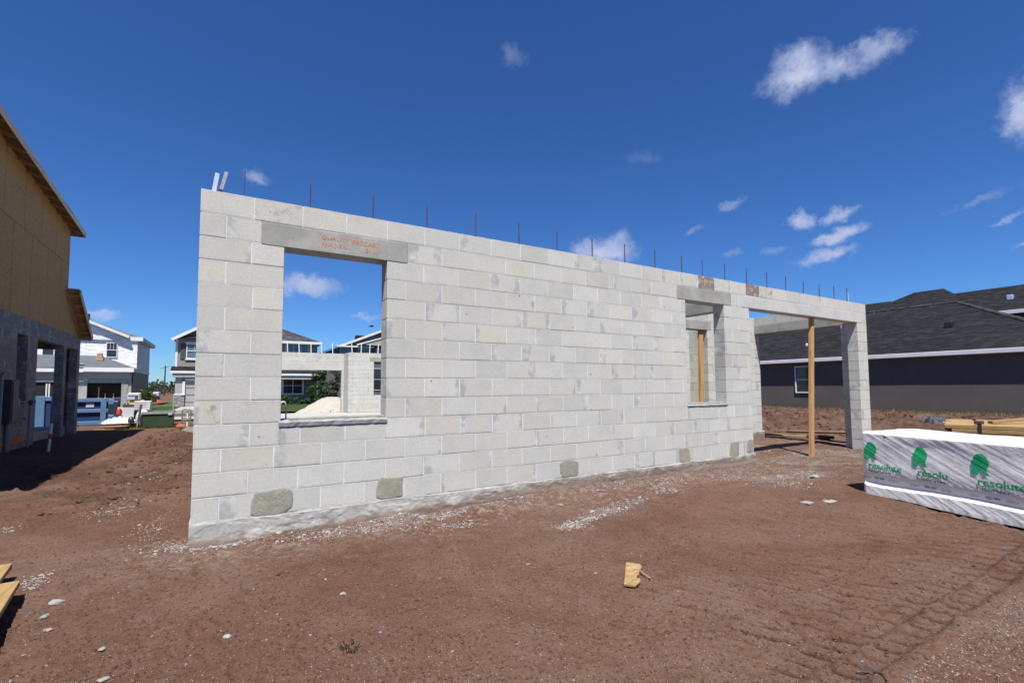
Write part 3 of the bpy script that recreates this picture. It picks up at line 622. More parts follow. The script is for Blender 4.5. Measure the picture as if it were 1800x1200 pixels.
# ------------------------------------------------------------------ props and loose boards
def timber(name,label,cat,p,q,w,h,mat,group=None,up=(0,1,0)):
    m=MB();m.bar(p,q,w,h,.003,up=up);o=m.build(name,mat);return tag(o,label,cat,group)
timber('timber_prop','upright tan timber stud propping the long lintel over the porch opening','prop',(9.76,.10,-.22),(9.96,.10,LB-.003),.092,.06,M['pine_z'])
timber('timber_prop','upright timber stud seen through the small window opening under the inner lintel','prop',(9.70,2.47,-.22),(9.75,2.47,LB-.004),.14,.05,M['pine_z'])
m=MB();m.bar((12.2,3.4,-.14),(12.87,1.82,-.16),.14,.045,.003);tag(m.build('wooden_board',M['pine_y']),'weathered flat board lying on the soil just behind the porch prop','board')
m=MB();m.bar((12.88,1.80,-.15),(13.15,1.30,-.16),.10,.07,.004);tag(m.build('short_timber',M['wood_dark']),'short dark timber lying end to end with the pale board in the porch','timber')
for i,(x,y,ln,lab) in enumerate(((-1.04,-.05,2.3,'pale plank at the left frame edge lying behind the nearer plank'),(-.88,-.51,2.4,'pale sawn plank nearest the camera at the left frame edge'))):
    m=MB();d=Vector((.12,-.99,0)).normalized();s=Vector((d.y,-d.x,0))
    a=Vector((x,y,gh(x,y)+.085))+s*.10;m.bar(a,a+d*ln,.20,.036,.003);tag(m.build('wooden_plank',M['pine_y']),lab,'plank','planks lying at the left edge')
m=MB();m.bar((-1.75,-1.15,gh(-1.2,-1.1)+.033),(-.86,-1.25,gh(-.9,-1.2)+.033),.06,.066,.004);tag(m.build('timber_bearer',M['pine_x']),'short timber bearer under the two planks at the left frame edge','timber')
# OSB scrap and splinter
def osb_scrap():
    g=gh(2.83,-2.16);t=thing('board_scrap','broken tan scrap of strand board with jagged right edge lying on the soil','scrap',(2.85,-2.15,g))
    o=[(2.943, -2.008), (2.981, -2.045), (3.007, -2.086), (2.99, -2.128), (2.966, -2.141), (2.917, -2.178), (2.904, -2.173), (2.884, -2.203), (2.845, -2.231), (2.829, -2.228), (2.8, -2.261), (2.809, -2.282), (2.777, -2.317), (2.698, -2.349), (2.675, -2.331), (2.648, -2.287)]
    zt=lambda x,y:-.275+.012*((x-2.7)+(y+2.3))
    m=MB();m.prism([(x,y,zt(x,y)) for x,y in o],(0,0,.013));m.build('panel',M['osb'],t)
    m=MB();m.bar((2.922,-2.163,-.262),(2.892,-2.301,-.272),.012,.008,.002);m.build('splinter',M['osb'],t)
    m=MB();m.bar((2.938,-2.012,-.264),(2.648,-2.292,-.272),.004,.0135,.001);m.build('painted_edge',M['orangep'],t)
osb_scrap()
# ------------------------------------------------------------------ wrapped lumber pack
def lumber_pack():
    P0=Vector((7.1,-1.9,0));A=Vector((-.252,-.968,0)).normalized();N=Vector((A.y,-A.x,0));
    if N.x>0:N=-N        # N points out of the long face we see
    L=4.9;W=.93;zb=-.205;zt=.535
    t=thing('lumber_pack','long pack of lumber wrapped in white film printed with green letters','lumber pack',(6.5,-4.2,-.3))
    def fold(s,z):
        s=np.asarray(s,float);z=np.asarray(z,float)
        a=s*.75+z*1.15;b=-s*1.15+z*.75
        d=.0062*np.abs(fbm(a*1.2+1,z*6.5+s*3.4,71,4,.62))*1.3+.0028*np.abs(fbm(a*2.,z*16+s*9,74,3,.6))+.002*fbm(s*11,z*11+s*6,73,4,.6)
        d=d+.02*fbm(s*1.2,z*2.4,75,2)*ss(-.1,.15,z)*(1-ss(.40,.5,z))
        flap=ss(-.06,-.10,z+.03*fbm(s*1.1,s*0,77,3))
        d=d-.030*ss(.05,-.09,z)*(1-flap)+flap*(.028+.05*(-.10-z)*1.5)
        return d
    def face(s,z,lift=0.):
        d=float(fold(np.array([s]),np.array([z]))[0])*min(1,max(0,s)/.05+.25)
        rnd=.02
        k=max(0,(z-(zt-.022))/.022);d-=.016*k*k
        q=P0+A*s+N*(d+lift);return (q.x,q.y,z)
    m=MB();vs=[];fs=[];ns=260;nz=96
    ss_=np.concatenate([np.linspace(0,1.75,300),np.linspace(1.75,L,72)[1:]]);zs=np.linspace(zb,zt,nz+1)
    S,Z=np.meshgrid(ss_,zs);D=fold(S,Z)*np.minimum(1,S/.05+.25);K=np.clip((Z-(zt-.022))/.022,0,1);D=D-.016*K*K
    zlow=zb-.02+.022*fbm(ss_*2.2,ss_*0,79,3)
    n=len(ss_)
    for r in range(nz+1):
        for c in range(n):
            q=P0+A*ss_[c]+N*D[r,c];vs.append((q.x,q.y,zs[r] if r else zlow[c]))
    rows=nz+1
    # top sheet
    nt=26
    for r in range(1,nt+1):
        w=W*r/nt
        zt_=zt+.010*fbm(ss_*1.3,w*3+ss_*0,81,3)+.004*fbm(ss_*5,w*9+ss_*0,83,3)+.012*math.sin(math.pi*r/nt)-(0.04 if r==nt else 0)
        for c in range(n):
            q=P0+A*ss_[c]+N*(-.016-w);vs.append((q.x,q.y,float(zt_[c])))
    rows+=nt
    for z in np.linspace(zt-.1,zb,6):
        for c in range(n):
            q=P0+A*ss_[c]-N*(W+.016+.01);vs.append((q.x,q.y,float(z)))
        rows+=1
    for r in range(rows-1):
        for c in range(n-1):fs.append((r*n+c,r*n+c+1,(r+1)*n+c+1,(r+1)*n+c))
    fs.append(tuple(r*n for r in range(rows)));fs.append(tuple(r*n+n-1 for r in range(rows))[::-1])
    m.add(vs,fs);o=m.build('wrap_film',M['plas'],t,smooth=True)
    def fn(s,z):return face(s,z,.0035)
    def batch(s,z):
        s=np.array(s);z=np.array(z);d=fold(s,z)*np.minimum(1,np.maximum(0,s)/.05+.25);k=np.clip((z-(zt-.022))/.022,0,1);d=d-.016*k*k+.0055
        return [(P0.x+A.x*a+N.x*b,P0.y+A.y*a+N.y*b,c) for a,b,c in zip(s.tolist(),d.tolist(),z.tolist())]
    fn.batch=batch
    def R_logo(mb,s,z,w,h):
        # angular capital letter made of a bowl and two legs
        o=[(0,.0),(0,.62),(.12,.70),(.12,.78),(.34,1.0),(.62,1.0),(.88,.86),(1.,.62),(.96,.42),(.80,.27),(1.0,.02),(.72,0),(.48,.24),(.40,.22),(.36,.0)]
        P=[(s+a*w,z+b*h) for a,b in o];bm=bmesh.new();bv=[bm.verts.new((a,b,0)) for a,b in P];f=bm.faces.new(bv)
        bmesh.ops.triangulate(bm,faces=[f]);bm.verts.index_update();F=[tuple(v.index for v in q.verts) for q in bm.faces];bm.free()
        mb_add_flat(mb,P,F,fn,.012)
    def pr(nm,mt,f):
        g=MB();f(g);g.build(nm,M[mt],o,fixn=False)
    for i in range(4):
        s=.02+i*.556;en=i%2==0
        pr('printed_logo','pgreen',lambda g:R_logo(g,s,.20,.15,.215))
        pr('printed_name','pgreen',lambda g:lay_text(g,'resolute' if en else 'résolu',s+.05,.097,.385 if en else .29,.078,fn,.022,.02))
        pr('printed_text','pblack',lambda g:lay_text(g,'Forest Products' if en else 'Produits forestiers',s+.045,.052,.26 if en else .30,.028,fn,0.004,.03))
        pr('printed_text','pblack',lambda g:lay_text(g,'KD SPF',s+.105,-.028,.115,.024,fn,.014,.03))
        for dx in(-.05,.26):
            for dz in(0,.012):
                P=[(s+dx+.02*dz,-.030+dz*1.2),(s+dx+.10,-.030+dz*1.2),(s+dx+.10,-.0275+dz*1.2),(s+dx,-.0275+dz*1.2)]
                pr('printed_line','pblack',lambda g:mb_add_flat(g,P,[(0,1,2,3)],fn,.03))
    m=MB();mb_add_flat(m,[(.255,.478),(.295,.482),(.277,.508)],[(0,1,2)],lambda s,z:face(s,z,.005),0);m.build('tear',M['black'],o,fixn=False,label='small black triangular tear')
    for s in(.45,1.9,3.4,4.6):
        p=P0+A*s;a=p-N*.22;b=p-N*(W-.02);g_=min(gh(a.x,a.y),gh(b.x,b.y))
        m=MB();m.bar((a.x,a.y,(zb+g_)/2-.01),(b.x,b.y,(zb+g_)/2-.01),.09,max(.04,zb-g_+.02),.003);m.build('bearer',M['pine_x'],t)
    m=MB();a=P0+A*.04-N*.06;b=P0+A*(L-.04)-N*.05;c=b-N*(W-.1);d=a-N*(W-.1)
    m.prism([(p.x,p.y,zb+.03) for p in(a,b,c,d)],(0,0,.62));m.build('boards',M['pine_y'],t)
lumber_pack()
# banded stack of loose boards behind the pack
def lumber_stack():
    g=-.2;z0=g+.03;d=Vector((.30,-.954,0)).normalized();s=Vector((-d.y,d.x,0)) # s to the far side (+x)
    p=Vector((12.0,-1.25,0));t=thing('lumber_stack','strapped stack of bare yellow boards behind the white wrapped pack','lumber',(12.6,-2.5,g))
    rr=random.Random(5);L=4.2
    for lay in range(7):
        for c in range(7):
            if lay<5 and 1<c<6:continue
            a=p+s*(c*.292)+d*rr.uniform(-.05,.04)*(1 if lay%2 else 1.6);z=z0+.045+lay*.078+ (rr.uniform(0,.004))
            m=MB();m.bar((a.x,a.y,z),(a.x+d.x*L,a.y+d.y*L,z),.284,.066,.004);m.build('board',M['pine_y'],t)
    zt=z0+.045+6*.078+.04
    m=MB();a=p+d*.42-s*.155;b=a+s*2.06
    m.bar((a.x,a.y,z0+.02),(a.x,a.y,zt+.008),.045,.006,0,up=(s.x,s.y,0));m.bar((a.x,a.y,zt+.006),(b.x,b.y,zt+.006),.045,.006);m.build('strap',M['black'],t)
    bb=p+d*.42-s*.05;m=MB();m.box((bb.x-.07,bb.y-.05,zt+.012),(bb.x+.07,bb.y+.06,zt+.075),.01);tag(m.build('wood_chunk',M['wood_dark']),'dark brown wood chunk sitting on the strap of the yellow board stack','block')
    c=p+d*.9+s*.4;m=MB();m.bar((c.x-.1,c.y+.3,zt+.03),(c.x+.75,c.y-.15,zt+.09),.09,.05,.003,up=(0,0,1));tag(m.build('wood_offcut',M['pine_x']),'pale wood offcut lying across the top of the yellow board stack','offcut')
lumber_stack()
m=MB();m.bar((13.6,2.6,-.13),(12.0,-.75,.14),.30,.05,.004);tag(m.build('wooden_board',M['pine_y']),'single yellow board lying between the wrapped pack and the bare stack','board')
def crumple(name,label,cat,cx,cy,rx,ry,h,mat,seed,n=34,base=None,smooth=False):
    m=MB();vs=[];fs=[]
    for i in range(n+1):
        for j in range(n+1):
            u=i/n*2-1;v=j/n*2-1;r=max(abs(u),abs(v))
            k=max(0,1-(u*u+v*v))
            z=h*k**.6*(.35+.9*float(abs(fbm(np.array([u*3.2]),np.array([v*3.2]),seed,3,.6)[0])))
            x=cx+rx*u*(1+.12*math.sin(5*v+seed));y=cy+ry*v*(1+.12*math.cos(4*u))
            b=gh(x,y) if base is None else base
            if k<=0:z=-.02
            vs.append((x,y,b+z))
    for i in range(n):
        for j in range(n):fs.append((i*(n+1)+j,(i+1)*(n+1)+j,(i+1)*(n+1)+j+1,i*(n+1)+j+1))
    m.add(vs,fs);o=m.build(name,mat,smooth=smooth);return tag(o,label,cat)
crumple('plastic_sheet','crumpled dark plastic sheet on the soil just left of the yellow board stack','plastic sheet',19.7,1.35,.75,.5,.24,M['film'],91)
# ------------------------------------------------------------------ house on the left
def left_house():
    g=-.3;t=thing('unfinished_house','house with grey block ground floor and tan strand board upper floor at left edge','house',(-6.5,8,g))
    XF=-3.86
    ops=[(9.05,9.75,.88,LB),(10.45,12.78,-.5,LB),(13.05,14.31,-.5,LB),(8.9,9.9,LB+.01,LT-.01),(10.2,14.5,LB+.01,LT-.01)]
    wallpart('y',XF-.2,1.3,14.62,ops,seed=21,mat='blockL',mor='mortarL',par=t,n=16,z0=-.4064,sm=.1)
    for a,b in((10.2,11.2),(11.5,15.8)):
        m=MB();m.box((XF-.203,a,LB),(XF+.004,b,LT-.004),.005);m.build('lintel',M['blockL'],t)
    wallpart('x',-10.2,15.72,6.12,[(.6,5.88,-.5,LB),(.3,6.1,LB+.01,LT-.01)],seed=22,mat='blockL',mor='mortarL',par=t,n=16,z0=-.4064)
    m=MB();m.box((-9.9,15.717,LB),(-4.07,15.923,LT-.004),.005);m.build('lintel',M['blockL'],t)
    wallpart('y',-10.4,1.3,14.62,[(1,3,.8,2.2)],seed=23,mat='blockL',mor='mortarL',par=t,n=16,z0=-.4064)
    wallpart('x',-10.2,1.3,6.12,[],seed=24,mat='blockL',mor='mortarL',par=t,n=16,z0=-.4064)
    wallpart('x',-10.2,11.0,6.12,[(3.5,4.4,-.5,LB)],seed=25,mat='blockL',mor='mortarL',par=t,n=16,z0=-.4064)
    m=MB();m.box((-10.15,1.55,-.3),(XF-.22,15.7,0),.01);m.build('floor_slab',M['slab'],t)
    m=MB();m.box((-10.3,1.4,2.86),(XF-.03,15.85,3.1),.0);m.build('floor_deck',M['rafter'],t)
    zt=lambda y:6.02+.083*(14.2-y)
    # upper walls of strand board
    m=MB();m.prism([(XF,1.3,TOP+.004),(XF,15.75,TOP+.004),(XF,15.75,2.86),(XF,14.2,3.94),(XF,14.2,zt(14.2)),(XF,1.3,zt(1.3))],(-.05,0,0));m.build('board_sheathing',M['osbw'],t)
    m=MB();m.box((-10.3,14.15,3.1),(XF-.052,14.2,6.0));m.box((-10.3,1.3,3.1),(XF-.052,1.35,6.0));m.box((-10.35,1.3,3.1),(-10.301,14.2,6.0));m.build('board_sheathing',M['osbw'],t)
    # upper roof, shallow eave towards the viewer
    xe=-3.54;sl=.82
    ze=lambda y:zt(y)-sl*(XF-xe)*-1-.0
    ze=lambda y:zt(y)-.20
    r=MB();y0,y1=.9,14.28;xr=-7.1
    for dz in(0,):
        top=[(xe,y0,ze(y0)+.12),(xe,y1,ze(y1)+.12),(xr,y1-3.7,ze(y1-3.7)+.12+sl*3.7),(xr,y0+3.7,ze(y0+3.7)+.12+sl*3.7)]
        r.prism(top,(0,0,-.03))
        xl=-10.8;r.prism([(xl,y1,ze(y1)+.12),(xl,y0,ze(y0)+.12),(xr,y0+3.7,ze(y0+3.7)+.12+sl*3.7),(xr,y1-3.7,ze(y1-3.7)+.12+sl*3.7)],(0,0,-.03))
        r.prism([(xe,y1,ze(y1)+.12),(xl,y1,ze(y1)+.12),(xr,y1-3.7,ze(y1-3.7)+.12+sl*3.7)],(0,0,-.03));r.prism([(xl,y0,ze(y0)+.12),(xe,y0,ze(y0)+.12),(xr,y0+3.7,ze(y0+3.7)+.12+sl*3.7)],(0,0,-.03))
    ro=r.build('roof',M['felt'],t)
    m=MB();m.bar((xe+.012,y0,ze(y0)+.05),(xe+.012,y1,ze(y1)+.05),.024,.15,.003);m.bar((xe,y1+.012,ze(y1)+.05),(-10.8,y1+.012,ze(y1)+.05),.024,.15,.003);m.build('fascia',M['fascia'],ro)
    m=MB();m.prism([(XF-.02,1.0,zt(1.)-.045),(XF-.02,14.2,zt(14.2)-.045),(xe-.002,14.2,ze(14.2)-.0),(xe-.002,1.0,ze(1.)-.0)],(0,0,.02));m.build('soffit',M['soffitd'],ro)
    y=1.2
    while y<14.3:
        m=MB();m.bar((XF-.05,y,zt(y)-.06),(xe,y,ze(y)+.03),.04,.12,.003);m.build('rafter_tail',M['rafter'],ro);y+=.61
    m=MB();m.box((XF-.04,14.205,ze(14.3)-.03),(xe-.004,14.275,ze(14.3)-.01));m.build('soffit',M['rafter'],ro)
    # lower roof over the garage with open lookouts
    zl=lambda y:3.90-.70*(y-14.2)
    r=MB();r.prism([(xe-.02,14.0,zl(14.0)+.11),(xe-.02,15.78,zl(15.78)+.11),(-10.8,15.78,zl(15.78)+.11),(-10.8,14.0,zl(14.)+.11)],(0,0,-.03));r2=r.build('roof',M['rafter'],t)
    m=MB();m.bar((xe,14.0,zl(14.)+.03),(xe,15.78,zl(15.78)+.03),.03,.15,.003);m.build('barge_board',M['fascia'],r2)
    m=MB();m.bar((XF+.02,14.0,zl(14.)+.0),(XF+.02,15.72,zl(15.72)+.0),.03,.12,.003);m.build('ledger',M['rafter'],r2)
    for y in(14.15,14.5,14.85,15.2,15.52,15.72):
        m=MB();m.bar((XF+.036,y,zl(y)+.02),(xe-.016,y,zl(y)+.02),.04,.09,.003);m.build('lookout',M['rafter'],r2)
    m=MB();m.bar((xe-.02,15.795,zl(15.78)+.03),(-10.8,15.795,zl(15.78)+.03),.03,.16,.003);m.build('fascia',M['fascia'],r2)
    # meter, conduits, spigot
    m=MB();m.box((XF+.004,9.62,.42),(XF+.15,10.05,1.36),.012);mb=m.build('meter_box',M['meter'],t)
    m=MB();m.box((XF+.152,9.66,.47),(XF+.162,10.0,1.31),.004);m.build('meter_cover',M['meter'],mb)
    m=MB();m.tube([(XF+.05,9.84,-.4),(XF+.05,9.84,.42)],.045,10);m.build('conduit',M['pvc'],t);m=MB();m.tube([(XF+.04,9.42,-.4),(XF+.04,9.42,1.45),(XF+.04,9.6,1.5)],.03,10);m.build('conduit',M['pvc'],t)
    m=MB();m.tube([(XF+.004,10.28,.86),(XF+.10,10.28,.86)],.085,14);m.tube([(XF+.03,10.28,.40),(XF+.03,10.28,.8)],.02,8);m.build('meter_socket',M['pvc'],t)
    m=MB();m.tube([(XF+.03,10.32,.52),(XF+.03,10.9,.50),(XF+.03,11.05,.42)],.014,8);m.build('water_pipe',M['pvc'],t)
    m=MB();m.box((XF-.0,10.3,.835),(XF+.03,11.1,.885),.004);m.build('window_sill',M['blockL'],t)
    m=MB();m.bar((XF+.012,1.5,-.004),(XF+.012,11.7,.0),.012,.012);tag(m.build('string_line',M['orange']),'orange mason string stretched along the foot of the left house','string')
    m=MB();m.bar((XF+.003,9.0,-.03),(XF+.003,11.6,-.01),.004,.09);m.build('orange_marking',M['orangep'],t)
left_house()
def pipe_stake(x,y,h,label,band=True,lean=.03):
    g=gh(x,y);t=thing('marker_stake',label,'stake',(x,y,g))
    m=MB();m.tube([(x,y,g-.05),(x+lean,y,g+h)],.024,10);m.build('shaft',M['pvcw'],t)
    if band:
        f=.45;m=MB();m.tube([(x+lean*f,y,g+h*f),(x+lean*(f+.18),y,g+h*(f+.18))],.027,10);m.build('painted_band',M['red'],t)
pipe_stake(-3.02,9.35,.60,'white pipe stake with a red band beside the left house opening')
x,y=-3.70,10.72;g=gh(x,y)+.04;t=thing('water_standpipe','thin grey water pipe with a dark tap on top against the left house','standpipe',(x,y,g))
m=MB();m.tube([(x,y,g-.15),(x+.02,y,g+.95)],.022,10);m.build('pipe',M['pvc'],t);m=MB();m.tube([(x+.02,y,g+.95),(x+.02,y,g+1.07)],.035,10);m.tube([(x-.02,y-.06,g+1.02),(x+.06,y+.06,g+1.02)],.018,8);m.build('tap',M['rebar'],t)
# ------------------------------------------------------------------ houses behind
def window(par,x,y,z,w,h,axis='x',sgn=-1,mull=1,rails=1,frame='white',glass='glass',fw=.06,trim=0,grid=0):
    # window on a face; axis: along which it runs, sgn: outward direction on the other axis
    def P(a,d,zz):return (x+a,y+d*sgn,zz) if axis=='x' else (x+d*sgn,y+a,zz)
    m=MB();f=fw
    m.box(P(-f,-.05,z-f),P(0,.05,z+h+f),.004);m.box(P(w,-.05,z-f),P(w+f,.05,z+h+f),.004);m.box(P(0,-.05,z-f),P(w,.05,z),.004);m.box(P(0,-.05,z+h),P(w,.05,z+h+f),.004)
    for i in range(1,mull+1):
        if mull>0 and w/mull<w:
            a=w*i/mull
            if a<w-.01:m.box(P(a-.03,-.04,z),P(a+.03,.045,z+h),.003)
    for i in range(1,rails+1):
        a=h*i/(rails+1);m.box(P(.0,-.04,z+a-.025),P(w,.04,z+a+.025),.003)
    if grid:
        for i in range(1,grid):
            m.box(P(w*i/grid-.012,-.03,z+h/2),P(w*i/grid+.012,.03,z+h),.002)
    if trim:m.box(P(-f-trim,-.05,z-f-.1),P(w+f+trim,.075,z-f),.005);m.box(P(-f-trim,-.05,z+h+f),P(w+f+trim,.065,z+h+f+.12),.005)
    o=m.build('window',M[frame],par);m=MB();m.box(P(0,-.04,z),P(w,0.0,z+h));m.build('pane',M[glass],o);return o
def roof_planes(par,planes,mat,th=.05):
    m=MB()
    for p in planes:m.prism(p,(0,0,-th))
    return m.build('roof',M[mat],par)
def right_house():
    t=thing('grey_house','long dark grey single storey house with charcoal hip roof right of the blocks','house',(35,8,-.3))
    XW=28.7;m=MB();m.box((XW,-.5,-.6),(XW+14,28,2.62));m.build('wall',M['stucco'],t)
    xe=28.50;ze=2.66;s=.42;xa=36.1;ya=5.45;yc=-.9;zr=ze+s*(xa-xe);yb=28.5;xb=2*xa-xe
    ro=roof_planes(t,[[(xe,yc,ze),(xa,ya,zr),(xa,yb-6,zr),(xe,yb,ze)],[(xb,yc,ze),(xa,ya,zr),(xe,yc,ze)],[(xb,yb,ze),(xa,yb-6,zr),(xa,ya,zr),(xb,yc,ze)],[(xe,yb,ze),(xa,yb-6,zr),(xb,yb,ze)]],'shing')
    m=MB();m.box((xe-.10,yc-.1,ze-.19),(xe,yb,ze+.0),.012);m.box((xe,yc-.1,ze-.19),(xb,yc,ze),.012);m.build('gutter',M['gutter'],ro)
    m=MB();m.box((xe,yc,ze-.2),(XW-.002,yb,ze-.16));m.build('soffit',M['white'],ro)
    a=Vector((xa,ya,zr+.02))
    m=MB();m.tube([a,(xa,yb-6,zr+.02)],.07,6);m.tube([a,(xe,yc,ze+.02)],.07,6);m.tube([a,(xb,yc,ze+.02)],.07,6);m.build('ridge_cap',M['shingf'],ro)
    rz=lambda x:ze+s*(x-xe)
    def onr(nm,x,y,w,h,mat):m=MB();m.box((x-w,y-w,rz(x)-.05),(x+w,y+w,rz(x)+h),.03);m.build(nm,M[mat],ro)
    onr('roof_vent',31.9,4.55,.16,.26,'black');onr('vent_pipe',35.6,9.3,.025,.24,'galvd');onr('roof_vent',30.6,10.9,.06,.16,'galv')
    window(t,XW-.01,9.72,.78,.85,1.42,'y',-1,1,1)
    m=MB()
    return t
right_house()
def far_house():
    t=thing('far_grey_house','taller charcoal hip roofed house rising behind the long dark grey house','house',(50,9,-.3))
    m=MB();m.box((42.5,-12,-.6),(54,14.6,5.5));m.build('wall',M['stucco'],t)
    e=5.6
    ro=roof_planes(t,[[(41.9,6.2,e+.15),(46,8.95,8.3),(46,10.7,8.3),(41.9,15.2,e+.15)],[(41.9,6.2,e+.15),(50.1,6.2,e+.15),(46,8.95,8.3)],[(50.1,6.2,e+.15),(50.1,15.2,e+.15),(46,10.7,8.3),(46,8.95,8.3)],[(41.9,15.2,e+.15),(46,10.7,8.3),(50.1,15.2,e+.15)]],'shing')
    m=MB();m.box((41.75,6.2,e-.08),(41.9,15.2,e+.12),.01);m.build('gutter',M['gutter'],ro)
    r2=roof_planes(t,[[(42.2,5.7,5.75),(46,5.95,7.82),(46,12.,7.82),(42.2,13,5.75)],[(42.2,-.6,5.75),(42.2,5.7,5.75),(46,5.95,7.82),(46,3.4,7.82)],[(42.2,-.6,5.75),(46,3.4,7.82),(54,-.6,5.75)],[(46,3.4,7.82),(46,12,7.82),(54,13,5.75),(54,-.6,5.75)]],'shing')
    m=MB();m.box((42.0,-.7,5.52),(42.2,5.3,5.75),.01);m.build('gutter',M['gutter'],r2)
    for y,x in((5.0,44.0),(3.9,43.4)):
        m=MB();z=5.75+(x-42.2)*.545;m.box((x-.15,y-.15,z-.1),(x+.15,y+.15,z+.22),.02);m.build('roof_vent',M['galv'],r2)
    m=MB();m.box((42.5,14.603,-.6),(54,25,5.6));m.build('wall',M['stucco'],t)
    roof_planes(t,[[(41.9,11.,5.9),(46,12.3,7.88),(46,25.5,7.88),(41.9,25.5,5.9)],[(50.1,11.,5.9),(50.1,25.5,5.9),(46,25.5,7.88),(46,12.3,7.88)]],'shing')
far_house()
def white_house():
    t=thing('white_wrapped_house','two storey house in white wrap above a grey block garage with no door','house',(-11,49,GF))
    XR=-6.1;Y0=45.8;YB=53.6
    m=MB();m.box((-19,Y0,GF-.2),(XR,YB,2.75));m.build('block_wall',M['greylite'],t)
    m=MB();m.box((-19,Y0-.02,2.755),(XR+.02,YB+.02,5.45));wu=m.build('wall',M['wrapw'],t)
    m=MB();m.box((XR+.022,Y0,2.62),(XR+.06,YB,2.80),.004);m.build('band_board',M['whitep'],t)
    # main roof
    ez=5.55;xa=-12.5;zr=ez+.45*7
    ro=roof_planes(t,[[(XR+.35,Y0-.11,ez),(XR+.35,YB+.4,ez),(xa+2,49.7,ez+1.9),(xa+2,49.6,ez+1.9)],[(-19.4,Y0-.11,ez),(XR+.35,Y0-.11,ez),(xa+2,49.6,ez+1.9),(-15,49.6,ez+1.9)],[(XR+.35,YB+.4,ez),(-19.4,YB+.4,ez),(-15,49.7,ez+1.9),(xa+2,49.7,ez+1.9)]],'felt')
    m=MB();m.box((-19.4,Y0-.16,ez-.30),(XR+.40,Y0-.11,ez+.02),.006);m.box((XR+.35,Y0-.109,ez-.30),(XR+.40,YB+.45,ez+.02),.006);m.build('fascia',M['white'],ro)
    m=MB();m.box((-19.4,Y0-.105,ez-.31),(XR+.35,Y0-.022,ez-.28));m.box((XR+.022,Y0-.02,ez-.31),(XR+.35,YB+.4,ez-.28));m.build('soffit',M['white'],ro)
    # front gable
    gz_=lambda x:5.68+.437*(-6.75-x)
    ap=-12.2
    m=MB();m.prism([(ap*2+6.9,Y0-.1,ez+.02),(-6.95,Y0-.1,ez+.02),(ap,Y0-.1,gz_(ap)-.15)],(0,.15,0));m.build('gable_wall',M['wrapw'],t)
    g=roof_planes(t,[[(-6.6,Y0-.42,gz_(-6.6)),(-6.6,49.5,gz_(-6.6)),(ap,49.5,gz_(ap)),(ap,Y0-.42,gz_(ap))],[(2*ap+6.6,Y0-.42,gz_(-6.6)),(ap,Y0-.42,gz_(ap)),(ap,49.5,gz_(ap)),(2*ap+6.6,49.5,gz_(-6.6))]],'felt')
    m=MB();m.bar((-6.6,Y0-.44,gz_(-6.6)-.08),(ap,Y0-.44,gz_(ap)-.08),.04,.2,.004);m.build('barge_board',M['white'],g)
    m=MB();m.box((-9.55,Y0,6.85),(-9.25,Y0+.3,7.35),.03);m.build('roof_vent',M['black'],g)
    window(t,-8.05,Y0-.03,3.88,.62,1.12,'x',-1,1,1,grid=3);window(t,-11.9,Y0-.03,3.88,.62,1.12,'x',-1,1,1,grid=3)
    # garage in front
    yg=43.3
    m=MB();m.box((-15,yg,GF-.2),(-9.35,yg+.2,2.62));m.box((-9.35,yg-.003,1.78),(-6.0,yg+.2,2.62));m.box((-9.35,yg,GF-.2),(-8.74,yg+.2,1.775));m.box((-6.67,yg-.003,GF-.2),(-6.0,yg+.2,1.775));m.box((-6.2,yg+.203,GF-.2),(-6.0,Y0-.003,2.62));m.build('block_wall',M['greylite'],t)
    m=MB();m.box((-8.9,yg-.06,1.72),(-6.27,yg-.006,1.98),.004);m.box((-6.67,yg-.06,GF+.1),(-6.27,yg-.006,1.715),.004);m.box((-10.0,yg-.06,GF+.2),(-9.3,yg-.006,1.6),.004);m.build('garage_frame',M['sill'],t)
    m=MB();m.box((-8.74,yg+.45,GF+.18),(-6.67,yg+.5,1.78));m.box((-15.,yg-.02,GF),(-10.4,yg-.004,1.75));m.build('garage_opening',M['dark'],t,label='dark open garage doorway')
    for x in(-8.1,-7.7,-7.2,-11.0,-10.85):
        m=MB();m.box((x-.035,yg+.36,GF+.2),(x+.035,yg+.43,1.4 if x<-8 else .9),.0) if x>-10 else m.box((x-.04,yg-.07,.2),(x+.04,yg-.025,1.7));m.build('stud',M['pine_z'] if x>-10 else M['white'],t)
    r2=roof_planes(t,[[(-15.3,42.9,2.86),(-5.92,42.9,2.86),(-8.4,45.76,3.95),(-15.3,45.76,3.95)],[(-5.92,42.9,2.86),(-5.92,45.76,2.86),(-8.4,45.76,3.95)]],'felt',.06)
    m=MB();m.box((-8.9,42.84,2.56),(-5.88,42.895,2.88),.006);m.box((-15.3,42.86,2.52),(-8.905,42.895,2.78),.006);m.box((-5.915,42.9,2.56),(-5.87,45.76,2.88),.006);m.build('fascia',M['white'],r2)
    m=MB();m.bar((-9.9,43.4,3.14),(-9.0,43.5,3.17),.25,.03);tag(m.build('white_board',M['white']),'long white board lying on the low grey roof of the white house','board')
    m=MB()
    for k in range(3):m.box((-8.52+.03*k,44.5,3.5+.2*k),(-8.05-.05*k,44.9,3.69+.2*k),.01)
    tag(m.build('shingle_bundle',M['card']),'brown stack of shingle bundles sitting on the low roof of the white house','bundles')
    m=MB();m.tube([(-6.0,43.2,2.6),(-6.0,43.2,GF+.2)],.05,8);m.build('downpipe',M['black'],t)
white_house()
